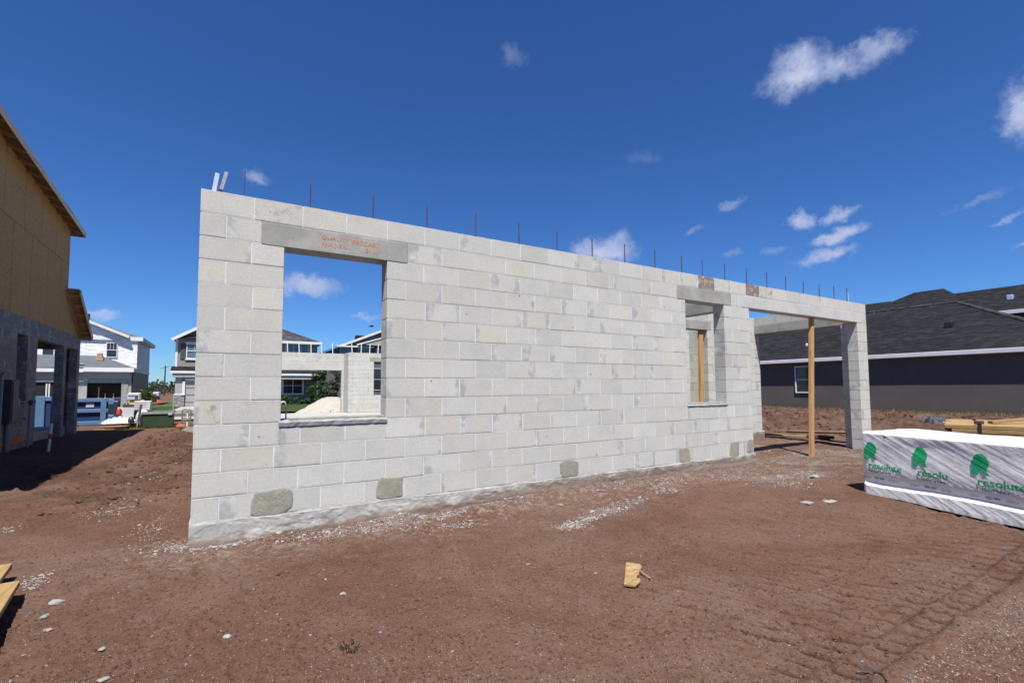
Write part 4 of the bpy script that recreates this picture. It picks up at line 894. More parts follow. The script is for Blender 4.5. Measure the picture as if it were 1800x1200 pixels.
def gray_house():
    t=thing('taupe_house','finished two storey taupe house with stone base and white trim beyond the street','house',(2,46,GF))
    Y0=41.7;m=MB();m.box((-3.08,Y0,2.4),(7.45,52,5.2));m.build('wall',M['greysid'],t)
    m=MB();m.box((-3.08,Y0+.02,GF),(7.45,52,2.395));m.build('wall',M['greywall'],t)
    zz=lambda x:5.25+.60*(x+3.31)
    ap=-.3
    m=MB();m.prism([(-3.05,Y0-.03,5.205),(2.45,Y0-.03,5.205),(ap,Y0-.03,zz(ap)-.1)],(0,.1,0));m.build('gable_wall',M['greywall'],t)
    g=roof_planes(t,[[(-3.36,Y0-.4,zz(-3.36)),(ap,Y0-.4,zz(ap)),(ap,47,zz(ap)),(-3.36,47,zz(-3.36))],[(2.76,Y0-.4,zz(-3.36)),(2.76,47,zz(-3.36)),(ap,47,zz(ap)),(ap,Y0-.4,zz(ap))]],'shing')
    m=MB();m.bar((-3.4,Y0-.42,zz(-3.4)-.09),(ap,Y0-.42,zz(ap)-.09),.04,.22,.004);m.bar((2.8,Y0-.42,zz(-3.4)-.09),(ap,Y0-.42,zz(ap)-.09),.04,.22,.004);m.build('barge_board',M['white'],g)
    m=MB();m.box((-3.16,Y0-.06,2.95),(-3.0,Y0-.004,5.2),.004);m.build('corner_trim',M['white'],t)
    window(t,-2.37,Y0-.02,3.70,.95,1.12,'x',-1,1,1,trim=.08,grid=2,glass='glassb')
    m=MB();m.box((-2.83,Y0-.06,3.62),(-2.50,Y0-.004,4.85),.005);m.build('shutter',M['shutter'],t)
    m=MB();m.box((-1.28,Y0-.06,3.62),(-.95,Y0-.004,4.85),.005);m.build('shutter',M['shutter'],t)
    # main hip roof
    e=5.35;ro=roof_planes(t,[[(-3.3,Y0-.35,e),(7.75,Y0-.35,e),(2.8,46.8,e+2.4),(1.5,46.8,e+2.4)],[(7.75,Y0-.35,e),(7.75,52.4,e),(2.8,46.9,e+2.4),(2.8,46.8,e+2.4)],[(7.75,52.4,e),(-3.3,52.4,e),(1.5,46.9,e+2.4),(2.8,46.9,e+2.4)]],'shingf')
    m=MB();m.box((2.8,Y0-.42,e-.2),(7.75,Y0-.352,e+.02),.006);m.box((7.75,Y0-.4,e-.2),(7.80,52.4,e+.02),.006);m.build('gutter',M['white'],ro)
    window(t,4.90,Y0-.02,4.05,1.75,1.05,'x',-1,3,0,glass='glassb',fw=.12)
    # low porch roofs
    for x0,x1,z0,z1 in((-3.38,3.2,2.48,3.02),(3.9,7.75,2.34,2.80)):
        r=roof_planes(t,[[(x0,Y0-1.0,z0+.14),(x1,Y0-1.0,z0+.14),(x1,Y0-.01,z1),(x0,Y0-.01,z1)]],'shing')
        m=MB();m.box((x0,Y0-1.06,z0-.04),(x1,Y0-1.004,z0+.14),.005);m.build('fascia',M['white'],r)
        m=MB();m.box((x0+.15,Y0-.98,z0-.35),(x1-.15,Y0-.03,z0-.05));m.build('beam',M['greylite'],r)
    # garage bay: stone base, trim and door
    yb=Y0-.78
    m=MB();m.box((-3.05,yb,.82),(-2.55,Y0-.004,2.1));m.build('bay_wall',M['greylite'],t)
    m=MB();m.box((-3.1,yb-.06,GF),(-2.42,Y0-.004,.72),.01);m.build('stone_base',M['stone'],t);m=MB();m.box((-3.14,yb-.09,.722),(-2.40,Y0-.006,.818),.008);m.build('stone_cap',M['white'],t)
    m=MB();m.box((-2.58,yb-.05,.82),(-2.40,yb+.05,2.0),.005);m.box((-2.58,yb-.05,1.85),(1.0,yb+.05,2.05),.005);m.build('door_trim',M['white'],t)
    m=MB();m.box((-2.40,yb+.06,GF),(1.0,yb+.12,1.845));d=m.build('garage_door',M['greylite'],t)
    m=MB()
    for z in(.15,.72,1.28):m.box((-2.36,yb+.045,z),(.9,yb+.058,z+.05))
    m.build('door_panels',M['greywall'],d)
    o=window(t,4.72,Y0-.02,.78,1.5,1.35,'x',-1,2,1,fw=.14)
gray_house()
def gable_house():
    Y0=55;t=thing('slate_house','slate grey gabled house with white barge boards far beyond the back wall','house',(17,58,GF))
    m=MB();m.box((10.6,Y0,GF),(24,64,5.6));m.build('wall',M['sid4'],t)
    ap=16.9;sl=.42;zr=8.40;z=lambda x:zr-sl*abs(x-ap)
    m=MB();m.prism([(10.6,Y0-.02,5.6),(23.2,Y0-.02,5.6),(ap,Y0-.02,zr-.15)],(0,.1,0));m.build('gable_wall',M['sid4'],t)
    ro=roof_planes(t,[[(9.9,Y0-.5,z(9.9)),(ap,Y0-.5,zr),(ap,64,zr),(9.9,64,z(9.9))],[(23.9,Y0-.5,z(23.9)),(23.9,64,z(23.9)),(ap,64,zr),(ap,Y0-.5,zr)]],'shing')
    m=MB();m.bar((11.8,Y0-.53,z(11.8)-.1),(ap,Y0-.53,zr-.1),.05,.26,.005);m.bar((23.9,Y0-.53,z(23.9)-.1),(ap,Y0-.53,zr-.1),.05,.26,.005);m.build('barge_board',M['white'],ro)
    m=MB();m.box((11.6,Y0-.6,6.15),(16.0,Y0-.03,6.32),.01);m.build('eave_band',M['white'],ro)
    m=MB();m.prism([(14.0,Y0-.95,6.45),(16.9,Y0-.95,7.35),(19.8,Y0-.95,6.45)],(0,.9,0));m.build('small_gable',M['greylite'],t)
    m=MB();m.bar((13.8,Y0-1.0,6.42),(16.9,Y0-1.0,7.40),.05,.16,.004);m.bar((20,Y0-1.0,6.42),(16.9,Y0-1.0,7.40),.05,.16,.004);m.build('small_barge_board',M['white'],t)
    m=MB();m.box((14.6,58.,7.3),(15.8,58.7,8.02),.05);m.build('roof_vent',M['black'],ro)
    for x in(12.1,14.2,16.4):window(t,x,Y0-.04,4.9,1.15,1.15,'x',-1,1,1,glass='glassb')
    window(t,15.8,Y0-.04,1.0,1.4,2.6,'x',-1,1,1)
gable_house()
# ------------------------------------------------------------------ street side objects
def dumpster():
    g=GF+.04;x1=-3.87;x0=-9.6;y0=20.7;y1=23.0;zt=.80
    t=thing('dumpster','long blue steel roll off dumpster with faded ribs behind the left house','dumpster',(-6.5,22,g))
    m=MB();m.box((x0,y0+.06,g+.15),(x1,y0+.10,zt-.04));m.box((x0,y1-.1,g+.15),(x1,y1-.06,zt-.04));m.box((x0,y0+.1,g+.15),(x0+.05,y1-.1,zt-.04));m.box((x1-.05,y0+.1,g+.15),(x1,y1-.1,zt-.04));m.box((x0,y0+.1,g+.15),(x1,y1-.1,g+.2));m.build('body',M['blued'],t)
    for z,h in((zt-.07,.15),(.30,.14),(g+.13,.16)):
        m=MB();m.box((x0-.03,y0-.02,z-h/2),(x1+.03,y0+.06,z+h/2),.012);m.build('rail',M['blue'],t)
    m=MB();m.box((x1+.032,y0,zt-.15),(x1+.10,y1,zt),.012);m.build('rail',M['blue'],t)
    x=x1-.12
    while x>x0:
        m=MB();m.box((x-.09,y0-.035,g+.05),(x+.09,y0-.022,zt),.004);m.build('rib',M['blue'],t);x-=1.05 if x<-5 else 1.25
    for z in(.66,.02):
        m=MB();m.box((x1+.035,y0-.05,z-.12),(x1+.22,y0+.10,z+.1),.02);m.tube([(x1+.2,y0-.06,z),(x1+.34,y0-.06,z-.02)],.035,8);m.build('hinge',M['blue'],t)
    m=MB();m.box((-4.55,y0+.035,.44),(-4.30,y0+.055,.62));m.build('sticker',M['whitep'],t)
    m=MB();m.box((-5.05,20.28,g-.05),(-4.75,20.5,g+.35),.01);tag(m.build('carton',M['card']),'small brown carton at the foot of the blue dumpster','box')
    for x,y in((x0+.6,y0+.25),(x1-.6,y0+.25)):
        m=MB();m.tube([(x,y-.12,g+.1),(x,y+.12,g+.1)],.12,14);m.build('wheel',M['black'],t)
dumpster()
# fittings on the near end of a second container seen through the opening
def second_dumpster():
    g=GF+.06;t=thing('dumpster','pale blue dumpster end with ladder rungs seen through the left house opening','dumpster',(-6.1,19.3,g))
    x0,x1,y=-7.9,-5.35,19.6
    m=MB();m.box((x0,y,g+.1),(x1,y+.06,.88));m.box((x1-.06,y+.06,g+.1),(x1,y+.9,.88));m.build('body',M['blued'],t)
    m=MB();m.box((-5.75,y-.06,g+.05),(-5.50,y-.004,.92),.01);m.build('post',M['blue'],t)
    m=MB();m.box((x0,y-.05,.78),(-5.755,y-.004,.92),.01);m.box((-5.495,y-.05,.74),(x1+.03,y-.004,.9),.01);m.build('rail',M['blue'],t)
    m=MB();m.box((-6.12,y-.07,g+.15),(-6.02,y-.004,.77),.008)
    for z in(-.1,.15,.4,.62):m.box((-6.4,y-.075,z),(-6.13,y-.01,z+.07),.006)
    m.build('ladder',M['whitep'],t)
second_dumpster()
def transformer():
    g=gh(-1.9,17.6)-.02;x0,x1,y0,y1=-2.33,-1.43,17.6,18.35;t=thing('transformer_box','squat dark green utility transformer box on the dirt by the lawn','utility box',(-1.9,18,g))
    zt=.27
    m=MB();m.prism([(x0,y0,g),(x0,y1,g),(x0,y1,zt),(x0,y0+.06,zt),(x0,y0,zt-.08)],(x1-x0,0,0));m.build('cabinet',M['green'],t)
    m=MB();m.prism([(x0-.03,y0-.035,zt-.045),(x0-.03,y0+.05,zt+.03),(x0-.03,y1+.03,zt+.06),(x0-.03,y1+.03,zt+.005),(x0-.03,y0+.04,zt+.002)],(x1-x0+.06,0,0));m.build('lid',M['greylid'],t)
    m=MB();m.box((x1-.14,y0-.042,zt-.09),(x1-.02,y0-.036,zt-.02));m.build('label_plate',M['whitep'],t)
transformer()
def street_pile():
    g=gh(-2.5,18)
    def box(name,label,cat,a,b,mat,ch=.012,group=None):
        m=MB();m.box(a,b,ch);return tag(m.build(name,M[mat]),label,cat,group)
    # tall stack: yellow carton carrying a white carton with a dark printed panel
    box('yellow_carton','bright yellow carton under the white printed carton in the street pile','box',(-2.86,18.45,g),(-2.44,18.85,.735),'yellow')
    t=thing('white_carton','white carton with a dark square print on top of the yellow carton','box',(-2.7,18.6,.737))
    m=MB();m.box((-2.93,18.40,.737),(-2.54,18.8,1.02),.03);m.build('carton',M['whitep'],t);m=MB();m.box((-2.70,18.392,.79),(-2.60,18.398,.92));m.box((-2.90,18.392,.895),(-2.71,18.398,.92));m.build('print',M['pblack'],t)
    t=thing('slatted_crate','white slatted plastic crate leaning on the street pile in front of the yellow carton','crate',(-2.4,18.0,g))
    m=MB()
    m.box((-2.66,18.02,.34),(-2.18,18.4,.37),.01)
    for i in range(4):m.box((-2.66,18.0,.385+i*.085),(-2.18+.01*i,18.04,.445+i*.085),.01)
    m.box((-2.66,18.05,.38),(-2.62,18.4,.71),.01);m.box((-2.19,18.05,.38),(-2.15,18.4,.71),.01);m.box((-2.62,18.36,.38),(-2.19,18.4,.71),.01);m.build('crate',M['whitep'],t)
    m=MB()
    for i in range(3):m.box((-2.56,17.994,.455+i*.085),(-2.28,17.999,.462+i*.085))
    m.build('print',M['pblack'],t)
    # sacks
    def sack(name,label,cx,cy,w,d,h,mat,z0,seed):
        m=MB();vs=[];fs=[];nu,nv=18,10
        for j in range(nv+1):
            v=j/nv;pr=(math.sin(math.pi*min(.98,max(.02,v))))**.35
            for i in range(nu):
                a=2*math.pi*i/nu;k=1+(.30 if h<.4 else .10)*float(fbm(np.array([3*math.cos(a)+seed]),np.array([3*math.sin(a)+v*3]),seed,2)[0])
                vs.append((cx+w/2*pr*k*math.copysign(abs(math.cos(a))**.7,math.cos(a)),cy+d/2*pr*k*math.sin(a),z0+h*v))
        for j in range(nv):
            for i in range(nu):fs.append((j*nu+i,j*nu+(i+1)%nu,(j+1)*nu+(i+1)%nu,(j+1)*nu+i))
        fs.append(tuple(range(nu))[::-1]);fs.append(tuple(nv*nu+i for i in range(nu)));m.add(vs,fs);return tag(m.build(name,mat,smooth=True),label,'sack')
    sack('white_sack','tall white sack standing beside the green transformer box',-2.37,17.85,.44,.34,.70,M['whitep'],g-.02,3)
    sack('black_sack','slumped black bag leaning on the white sack in the street pile',-2.70,17.75,.20,.25,.46,M['black'],g-.03,5)
    sack('red_bag','bright red bag left of the white bin in the street pile',-3.14,18.3,.15,.2,.34,M['red'],.12,7)
    sack('red_bag','red bag squeezed between the white bin and the slatted crate',-2.68,18.42,.13,.2,.34,M['red'],-.02,9)
    t=thing('white_bin','white bin with a flat black lid in the street pile','bin',(-2.85,18.2,g))
    m=MB();m.prism([(-3.0,18.1,g-.02),(-2.68,18.1,g-.02),(-2.67,18.1,.54),(-3.01,18.1,.54)],(0,.4,0));m.build('body',M['whitep'],t);m=MB();m.box((-3.03,18.07,.542),(-2.65,18.53,.59),.012);m.box((-2.98,18.1,.59),(-2.93,18.16,.64),.008);m.box((-2.88,18.1,.59),(-2.83,18.16,.64),.008);m.build('lid',M['shutter'],t)
    m=MB();m.bar((-2.49,17.55,g-.05),(-2.40,17.6,.60),.075,.035,.004,up=(0,1,0));tag(m.build('dark_stake',M['shutter']),'dark narrow board standing upright against the white sack','stake')
    m=MB();m.bar((-2.49,17.5,g-.05),(-2.48,17.5,g+.24),.03,.03,.003,up=(0,1,0));tag(m.build('wooden_stake',M['pine_z']),'short pale wooden stake in front of the dark upright board','stake')
    # heap of boards with a white sheet
    rr=random.Random(3)
    t=thing('scrap_pile','low heap of pale scrap boards in front of the white bin','scrap pile',(-3.1,17.9,g))
    for k in range(9):
        y=17.6+rr.uniform(-.1,.35);z=g+.02+k*.028;x0=-3.55+rr.uniform(-.05,.15);x1=-2.6-rr.uniform(0,.2);m=MB();m.bar((x0,y,z+rr.uniform(-.01,.02)),(x1,y+rr.uniform(-.2,.2),z+rr.uniform(-.02,.02)),rr.uniform(.2,.4),.02,.002);m.build('board',M['osb'] if k%3 else M['pine_x'],t)
    crumple('white_sheet','rumpled white sheet draped over the heap of scrap boards','sheet',-3.05,17.9,.50,.32,.27,M['whitep'],95,26,g+.22,True)
    m=MB();m.bar((-3.7,17.35,g+.012),(-2.3,17.42,g+.012),.09,.03,.003);tag(m.build('wooden_board',M['pine_x']),'thin pale board on the dirt in front of the scrap heap','board')
    # slatted pale green pedestal
    t=thing('green_pallet','pale green slatted plastic pallet standing on edge beside the block wall','pallet',(-1.0,18,GF))
    m=MB();z0=g-.02;m.box((-1.18,18,z0),(-1.14,18.1,.34),.008);m.box((-1.0,18,z0),(-.97,18.1,.34),.008);m.box((-.90,18,z0),(-.86,18.1,.34),.008)
    for i in range(8):
        z=z0+.04+i*.085;m.box((-1.139,18.01,z),(-1.001,18.09,z+.04),.006);m.box((-.969,18.01,z),(-.901,18.09,z+.04),.006)
    m.build('slats',M['palegreen'],t)
    pipe_stake(-.86,15.6,.55,'thin white stake with a red band beside the block wall corner',True,.0)
    crumple('orange_netting','crumpled orange safety netting on the dirt by the pale green pallet','netting',-1.32,17.9,.26,.18,.16,M['orange'],97,22)
    crumple('pale_debris','whitish lump of dried mortar on the soil mound beside the wall corner','rubble',-.52,11.9,.30,.40,.14,M['crumbd'],98,22)
    m=MB();m.tube([(-1.60,20.0,GF),(-1.60,20.0,.95)],.018,8);tag(m.build('thin_post',M['galv']),'thin grey post rising just behind the green transformer box','post')
street_pile()
# sand heap, pipe loop
def sand():
    m=MB();vs=[];fs=[];n=70;cx,cy=5.3,22.4
    for i in range(n+1):
        for j in range(n+1):
            x=cx-2.4+4.8*i/n;y=cy-1.9+3.8*j/n;r=math.hypot((x-cx)/2.2,(y-cy)/1.75)
            h=max(0,1-r)**.85*1.22;h=min(h,.95+.15*float(fbm(np.array([x]),np.array([y]),101,2)[0]))
            h+=(.10*float(fbm(np.array([x*2.2]),np.array([y*2.2]),103,4,.6)[0]) if r<1 else 0)*min(1,max(0,(1-r)*4))
            vs.append((x,y,GF+.03+h-(.12 if r>=1 else 0)))
    for i in range(n):
        for j in range(n):fs.append((i*(n+1)+j,(i+1)*(n+1)+j,(i+1)*(n+1)+j+1,i*(n+1)+j+1))
    m.add(vs,fs);tag(m.build('sand_pile',M['sand'],smooth=True),'pale heap of sand seen through the large window opening','sand pile')
sand()
m=MB();p=[]
for k in range(13):
    a=math.pi*k/12;p.append((.83+.05*math.cos(a)-.05,1.0,.98+.10*math.sin(a)))
p=[(.805,1.0,-.01),(.805,1.0,.90)]+[(.775+.03*math.cos(a),1.0,.92+.055*math.sin(a)) for a in [math.pi*k/8 for k in range(9)]]
m.tube(p,.008,8);tag(m.build('pipe_loop',M['pvcw']),'white bent pipe stub rising behind the sill of the large window opening','pipe')
# utility pole
t=thing('utility_pole','tall dark utility pole with a crossarm on the horizon between the houses','utility pole',(-13,150,GF))
m=MB();m.tube([(-13.1,150,GF),(-13.05,150,7.6)],[.20,.14],8);m.build('pole',M['wood_dark'],t);m=MB();m.bar((-14.2,150,6.75),(-12.1,150,7.45),.12,.12,.01);m.build('crossarm',M['wood_dark'],t)
# bird
m=MB();bx,by,bz=11.83,40,6.9
body=[(bx-.16,by,bz),(bx-.05,by,bz+.02),(bx+.08,by,bz+.01),(bx+.2,by,bz)];m.tube(body,[.015,.055,.05,.012],8)
for s in(-1,1):m.prism([(bx+.06,by+.03*s,bz+.01),(bx-.05,by+.03*s,bz+.01),(bx-.16,by+.45*s,bz+.06),(bx+.22*1,by+.2*s,bz+.07)],(0,0,.02))
m.prism([(bx-.30,by-.1,bz+.02),(bx+.32,by-.1,bz+.03),(bx+.25,by+.1,bz+.05),(bx-.22,by+.1,bz+.05)],(0,0,.015))
tag(m.build('bird',M['dark']),'small dark bird gliding above the slate grey gable','bird')
# ------------------------------------------------------------------ plants
def leaves(mb,n,fn,size,rr):
    for _ in range(n):
        p,out=fn(rr);s=size*rr.uniform(.6,1.3)
        a=Vector((rr.gauss(0,1),rr.gauss(0,1),rr.gauss(0,1)))+out*.6;a.normalize();b=a.cross(Vector((rr.gauss(0,1),rr.gauss(0,1),rr.gauss(0,1))));b.normalize();c=a.cross(b)
        mb.add([p-b*s,p+c*s*.45,p+b*s,p-c*s*.45],[(0,1,2,3)])
def clump_fn(clumps):
    def fn(rr):
        c,r=rr.choice(clumps);d=Vector((rr.gauss(0,1),rr.gauss(0,1),rr.gauss(0,1)));d.normalize();k=rr.uniform(.45,1)**.6
        return Vector(c)+Vector((d.x*r,d.y*r,d.z*r*.85))*k,d
    return fn
def tree(name,label,cat,x,y,g,h,w,mat,n,size,seed,trunk=.1,low=.1,group=None,nc=26):
    rr=random.Random(seed);t=thing(name,label,cat,(x,y,g),group)
    cl=[]
    for k in range(nc):
        v=rr.uniform(low,1);rad=w/2*math.sin(math.pi*min(.95,max(.12,v*.85+.1)))**.7;a=rr.uniform(0,6.28);q=rr.uniform(0,.85)**.6
        cl.append(((x+math.cos(a)*rad*q,y+math.sin(a)*rad*q,g+h*v*.9),w*rr.uniform(.10,.19)))
    m=MB();m.tube([(x,y,g-.1),(x+.03,y,g+h*.35),(x-.02,y+.02,g+h*.75)],[trunk,trunk*.7,trunk*.25],8)
    for c,r in cl[::2]:m.tube([(x,y,g+h*rr.uniform(.1,.4)),((x+c[0])/2,(y+c[1])/2,c[2]*.6+g*.4),c],[trunk*.35,trunk*.22,trunk*.08],5,False)
    m.build('trunk',M['bark'],t)
    m=MB();leaves(m,n,clump_fn(cl),size,rr);m.build('crown',mat,t,fixn=False)
tree('green_tree','rounded dark green shrub tree right of the hedge seen through the large opening','tree',6.95,36.5,GF+.2,3.0,1.9,M['leaf'],2600,.10,11)
tree('green_tree','grey green airy tree right beside the rounded dark shrub tree','tree',8.25,37.5,GF+.2,3.3,2.0,M['leafg'],2400,.09,13,nc=34)
tree('green_bush','round bright green bush on the lawn between the two far houses','bush',-4.4,35.5,GF+.2,1.35,1.7,M['leafb'],1500,.09,15,.05,.15)
for i,(x,w,h,lab) in enumerate(((4.75,1.1,.75,'leftmost low hedge shrub below the double window of the taupe house'),(5.75,1.0,.65,'middle low hedge shrub below the double window of the taupe house'),(6.5,.9,.55,'lowest hedge shrub beside the rounded dark shrub tree'))):
    tree('hedge_shrub',lab,'shrub',x,40.0,GF+.2,h,w,M['leaf'],700,.07,31+i,.03,.15,'hedge shrubs along the taupe house',14)
def tree_line():
    rr=random.Random(41);m=MB()
    for k in range(330):
        x=rr.uniform(-160,120);y=rr.uniform(230,270);h=rr.uniform(2.6,5.5);w=rr.uniform(4,9)
        cl=[((x+rr.gauss(0,w*.3),y+rr.gauss(0,2),GF+h*rr.uniform(.2,.95)),w*rr.uniform(.10,.22)) for _ in range(7)]
        leaves(m,46,clump_fn(cl),.85,rr)
    tag(m.build('tree_line',M['leafg'],fixn=False),'low dark belt of trees along the far horizon','trees',kind='stuff')
tree_line()
# far trailers and red soil near the horizon
def trailer(x,y,w,h,label):
    t=thing('white_trailer',label,'trailer',(x,y,GF));m=MB();m.box((x-w/2,y,GF+.5),(x+w/2,y+2.4,GF+h),.08);m.build('body',M['whitep'],t)
    m=MB();m.box((x-.25,y-.02,GF+.5),(x+.25,y-.002,GF+h*.75));m.build('door',M['shutter'],t)
    for s in(-1,1):
        m=MB();m.tube([(x+s*w*.3,y-.05,GF+.35),(x+s*w*.3,y+.2,GF+.35)],.35,12);m.build('wheel',M['black'],t)
trailer(-8.6,84,1.1,1.25,'small white trailer with a dark door far beyond the bush');trailer(-7.0,118,1.6,1.5,'distant low white trailer near the horizon right of the utility pole')
crumple('red_heap','low reddish heap of rubble beyond the bright green bush','rubble',-8.3,70,2.2,1.2,.65,M['red'],99,24,GF)
# grasses
def blades(name,label,mat,n,area,h,seed,dens=None,kind='stuff'):
    rr=random.Random(seed);m=MB()
    pts=[area(rr) for _ in range(n)]
    if pts[0][2] is None:
        zz=gz(np.array([p[0] for p in pts]),np.array([p[1] for p in pts]));pts=[(p[0],p[1],float(q)) for p,q in zip(pts,zz)]
    for x,y,z in pts:
        hh=h*rr.uniform(.4,1.2);a=rr.uniform(0,6.28);w=hh*.06+.003;l=rr.uniform(.1,.6)*hh;dx,dy=math.cos(a),math.sin(a);b=rr.uniform(0,6.28)
        m.add([(x-dy*w,y+dx*w,z-.01),(x+dy*w,y-dx*w,z-.01),(x+math.cos(b)*l,y+math.sin(b)*l,z+hh)],[(0,1,2)])
    return tag(m.build(name,mat,fixn=False),label,'grass',kind=kind)
def a1(rr):
    y=rr.uniform(-2,15);x=28.66-abs(rr.gauss(0,2.2));return x,y,None
blades('dry_grass','dry straw coloured grass strip along the foot of the dark grey house',M['drytuft'],16000,a1,.16,51)
def a2(rr):
    x=rr.uniform(-2.75,-1.3);y=17.5-abs(rr.gauss(0,.12));return x,y,None
blades('green_grass','short green grass growing along the foot of the transformer box',M['lawnblade'],900,a2,.10,52)
def a3(rr):
    while 1:
        x=rr.uniform(-5,11);y=27+rr.random()*14
        if not(-2.6<x<1.2) and y<41 and (y>33 or x>2):return x,y,GF+.2
blades('lawn_grass','mown green lawn blades in front of the taupe house',M['lawnblade'],18000,a3,.07,53)
def weed(name,label,x,y,n,h,mat,seed):
    rr=random.Random(seed);g=gh(x,y);m=MB()
    for k in range(n):
        a=rr.uniform(0,6.28);r=rr.uniform(0,.05);l=h*rr.uniform(.4,1);d=rr.uniform(.2,1.1)
        p0=Vector((x+math.cos(a)*r,y+math.sin(a)*r,g-.005));p1=p0+Vector((math.cos(a)*l*d*.4,math.sin(a)*l*d*.4,l*.6));p2=p1+Vector((math.cos(a+.5)*l*.3,math.sin(a+.5)*l*.3,l*.3))
        m.tube([p0,p1,p2],[.0022,.0016,.0008],4,False)
        if rr.random()<.6:
            s=.012;q=p1;m.add([q,q+Vector((s,.3*s,s*.3)),q+Vector((s*.6,s,s*.5))],[(0,1,2)])
    return tag(m.build(name,mat,fixn=False),label,'weed')
weed('dried_weed','withered twiggy weed sprouting from the bare soil in the foreground',.82,-2.13,26,.075,M['twig'],61)
m=MB();pts=[]
for k in range(22):
    a=-.6+k*.2;pts.append((2.87+.10*math.cos(a)*(1-.012*k)+.010*k,-3.70+.05*math.sin(a)+.004*k,gh(2.87,-3.7)+.012+.006*math.sin(k)))
m.tube(pts,.0038,6);tag(m.build('loose_cable',M['rebar']),'thin dark loop of cable lying on the soil by the track marks','cable')
# ------------------------------------------------------------------ stones, crumbs
def rock_verts(x,y,z,r,rr,fl=.5):
    # irregular low stone: displaced icosphere
    t=(1+5**.5)/2;b=[(-1,t,0),(1,t,0),(-1,-t,0),(1,-t,0),(0,-1,t),(0,1,t),(0,-1,-t),(0,1,-t),(t,0,-1),(t,0,1),(-t,0,-1),(-t,0,1)]
    F=[(0,11,5),(0,5,1),(0,1,7),(0,7,10),(0,10,11),(1,5,9),(5,11,4),(11,10,2),(10,7,6),(7,1,8),(3,9,4),(3,4,2),(3,2,6),(3,6,8),(3,8,9),(4,9,5),(2,4,11),(6,2,10),(8,6,7),(9,8,1)]
    sx,sy,sz=rr.uniform(.7,1.35),rr.uniform(.6,1.1),fl*rr.uniform(.7,1.2);a=rr.uniform(0,6.28);c,s=math.cos(a),math.sin(a);vs=[]
    for p in b:
        k=r/1.9*rr.uniform(.75,1.2);u,v,w=p[0]*k*sx,p[1]*k*sy,p[2]*k*sz;vs.append((x+c*u-s*v,y+s*u+c*v,z+w))
    return vs,F
for x,y,r,mt,lab in((-.67,-.68,.050,'crumb','flat white stone nearest the tips of the two planks'),(-.66,-.94,.034,'crumb','small angular white stone below the flat white stone'),(-.60,-1.13,.030,'pebble','dull grey flat stone lowest of the three by the planks'),(.26,-1.65,.034,'crumb','white flake of mortar on bare soil left of the twiggy weed'),(-.31,-1.46,.028,'pebble','grey stone midway along the lower left soil'),(-.25,-1.78,.026,'pebble','grey stone at the bottom edge of the lower left soil'),(.92,-1.47,.032,'pebble','rough grey stone in the middle of the bare foreground'),(.66,.00-.05,.050,'crumb','white flake on the soil under the largest mortar patch'),(.57,-.94,.026,'clod','dark red clod of soil left of the rough grey stone'),(6.19,-1.90,.085,'slabp','square pale chip on the soil left of the wrapped pack'),(5.90,-1.83,.06,'slabp','smaller pale chip beside the square pale chip'),(7.35,-1.18,.09,'crumb','white lump of mortar by the far end of the wrapped pack'),(2.26,-1.65,.022,'palegreen','small pale green scrap on the bare soil left of the strand board'),(3.48,-.43,.04,'osb','small tan wood chip on the soil below the wall')):
    rr=random.Random(int((x+9)*1000));m=MB();z=gh(x,y)
    if mt=='slabp':m.box((x-r,y-r*.8,z),(x+r,y+r*.8,z+.014),.003);mt='crumb'
    else:m.add(*rock_verts(x,y,z+r*.12,r,rr,.38))
    tag(m.build('chip' if mt in('osb','palegreen') else 'stone',M[mt]),lab,'stone' if mt in('crumb','pebble','clod') else 'chip')
def scatter(name,label,cat,mat,gen,n,seed):
    rr=random.Random(seed);m=MB();pts=[]
    for _ in range(n):pts.append(gen(rr))
    xs=np.array([p[0] for p in pts]);ys=np.array([p[1] for p in pts]);zs=gz(xs,ys)
    for(x,y,r),z in zip(pts,zs):m.add(*rock_verts(x,y,z+r*.12,r,rr,.55))
    return tag(m.build(name,mat,fixn=False),label,cat,kind='stuff')
def vis(rr,dmin=1.6,dmax=14):
    d=dmin*(dmax/dmin)**(rr.random());a=R(31+rr.uniform(-48,48));return .2+d*math.sin(a),-4.8+d*math.cos(a),d
def g1(rr):
    while 1:
        x,y,d=vis(rr)
        if y<-.12 or x<-.15:
            return x,y,rr.uniform(.0016,.0046)*(1 if rr.random()<.95 else rr.uniform(1.6,3.))
scatter('gravel','fine pale grit scattered over the red brown soil','grit',M['pebble'],g1,4200,71)
scatter('soil_clods','small dark clods scattered over the red brown soil','clods',M['clod2'],lambda rr:(lambda q:(q[0],q[1],min(.011,q[2]*2.1)))(g1(rr)),10000,73)
def g1c(rr):
    x,y,r=g1(rr);return x,y,rr.uniform(.0011,.0024)
scatter('gravel','tiny bright shell grit sprinkled over the red brown soil','grit',M['grit'],g1c,7000,72)
def g1b(rr):
    x=rr.uniform(2.6,7.5);y=-3.74-abs(rr.gauss(0,.22));return x,y,rr.uniform(.002,.006)
scatter('gravel','pale gravel strewn beyond the crawler track at the lower right','grit',M['pebble'],g1b,2600,75)
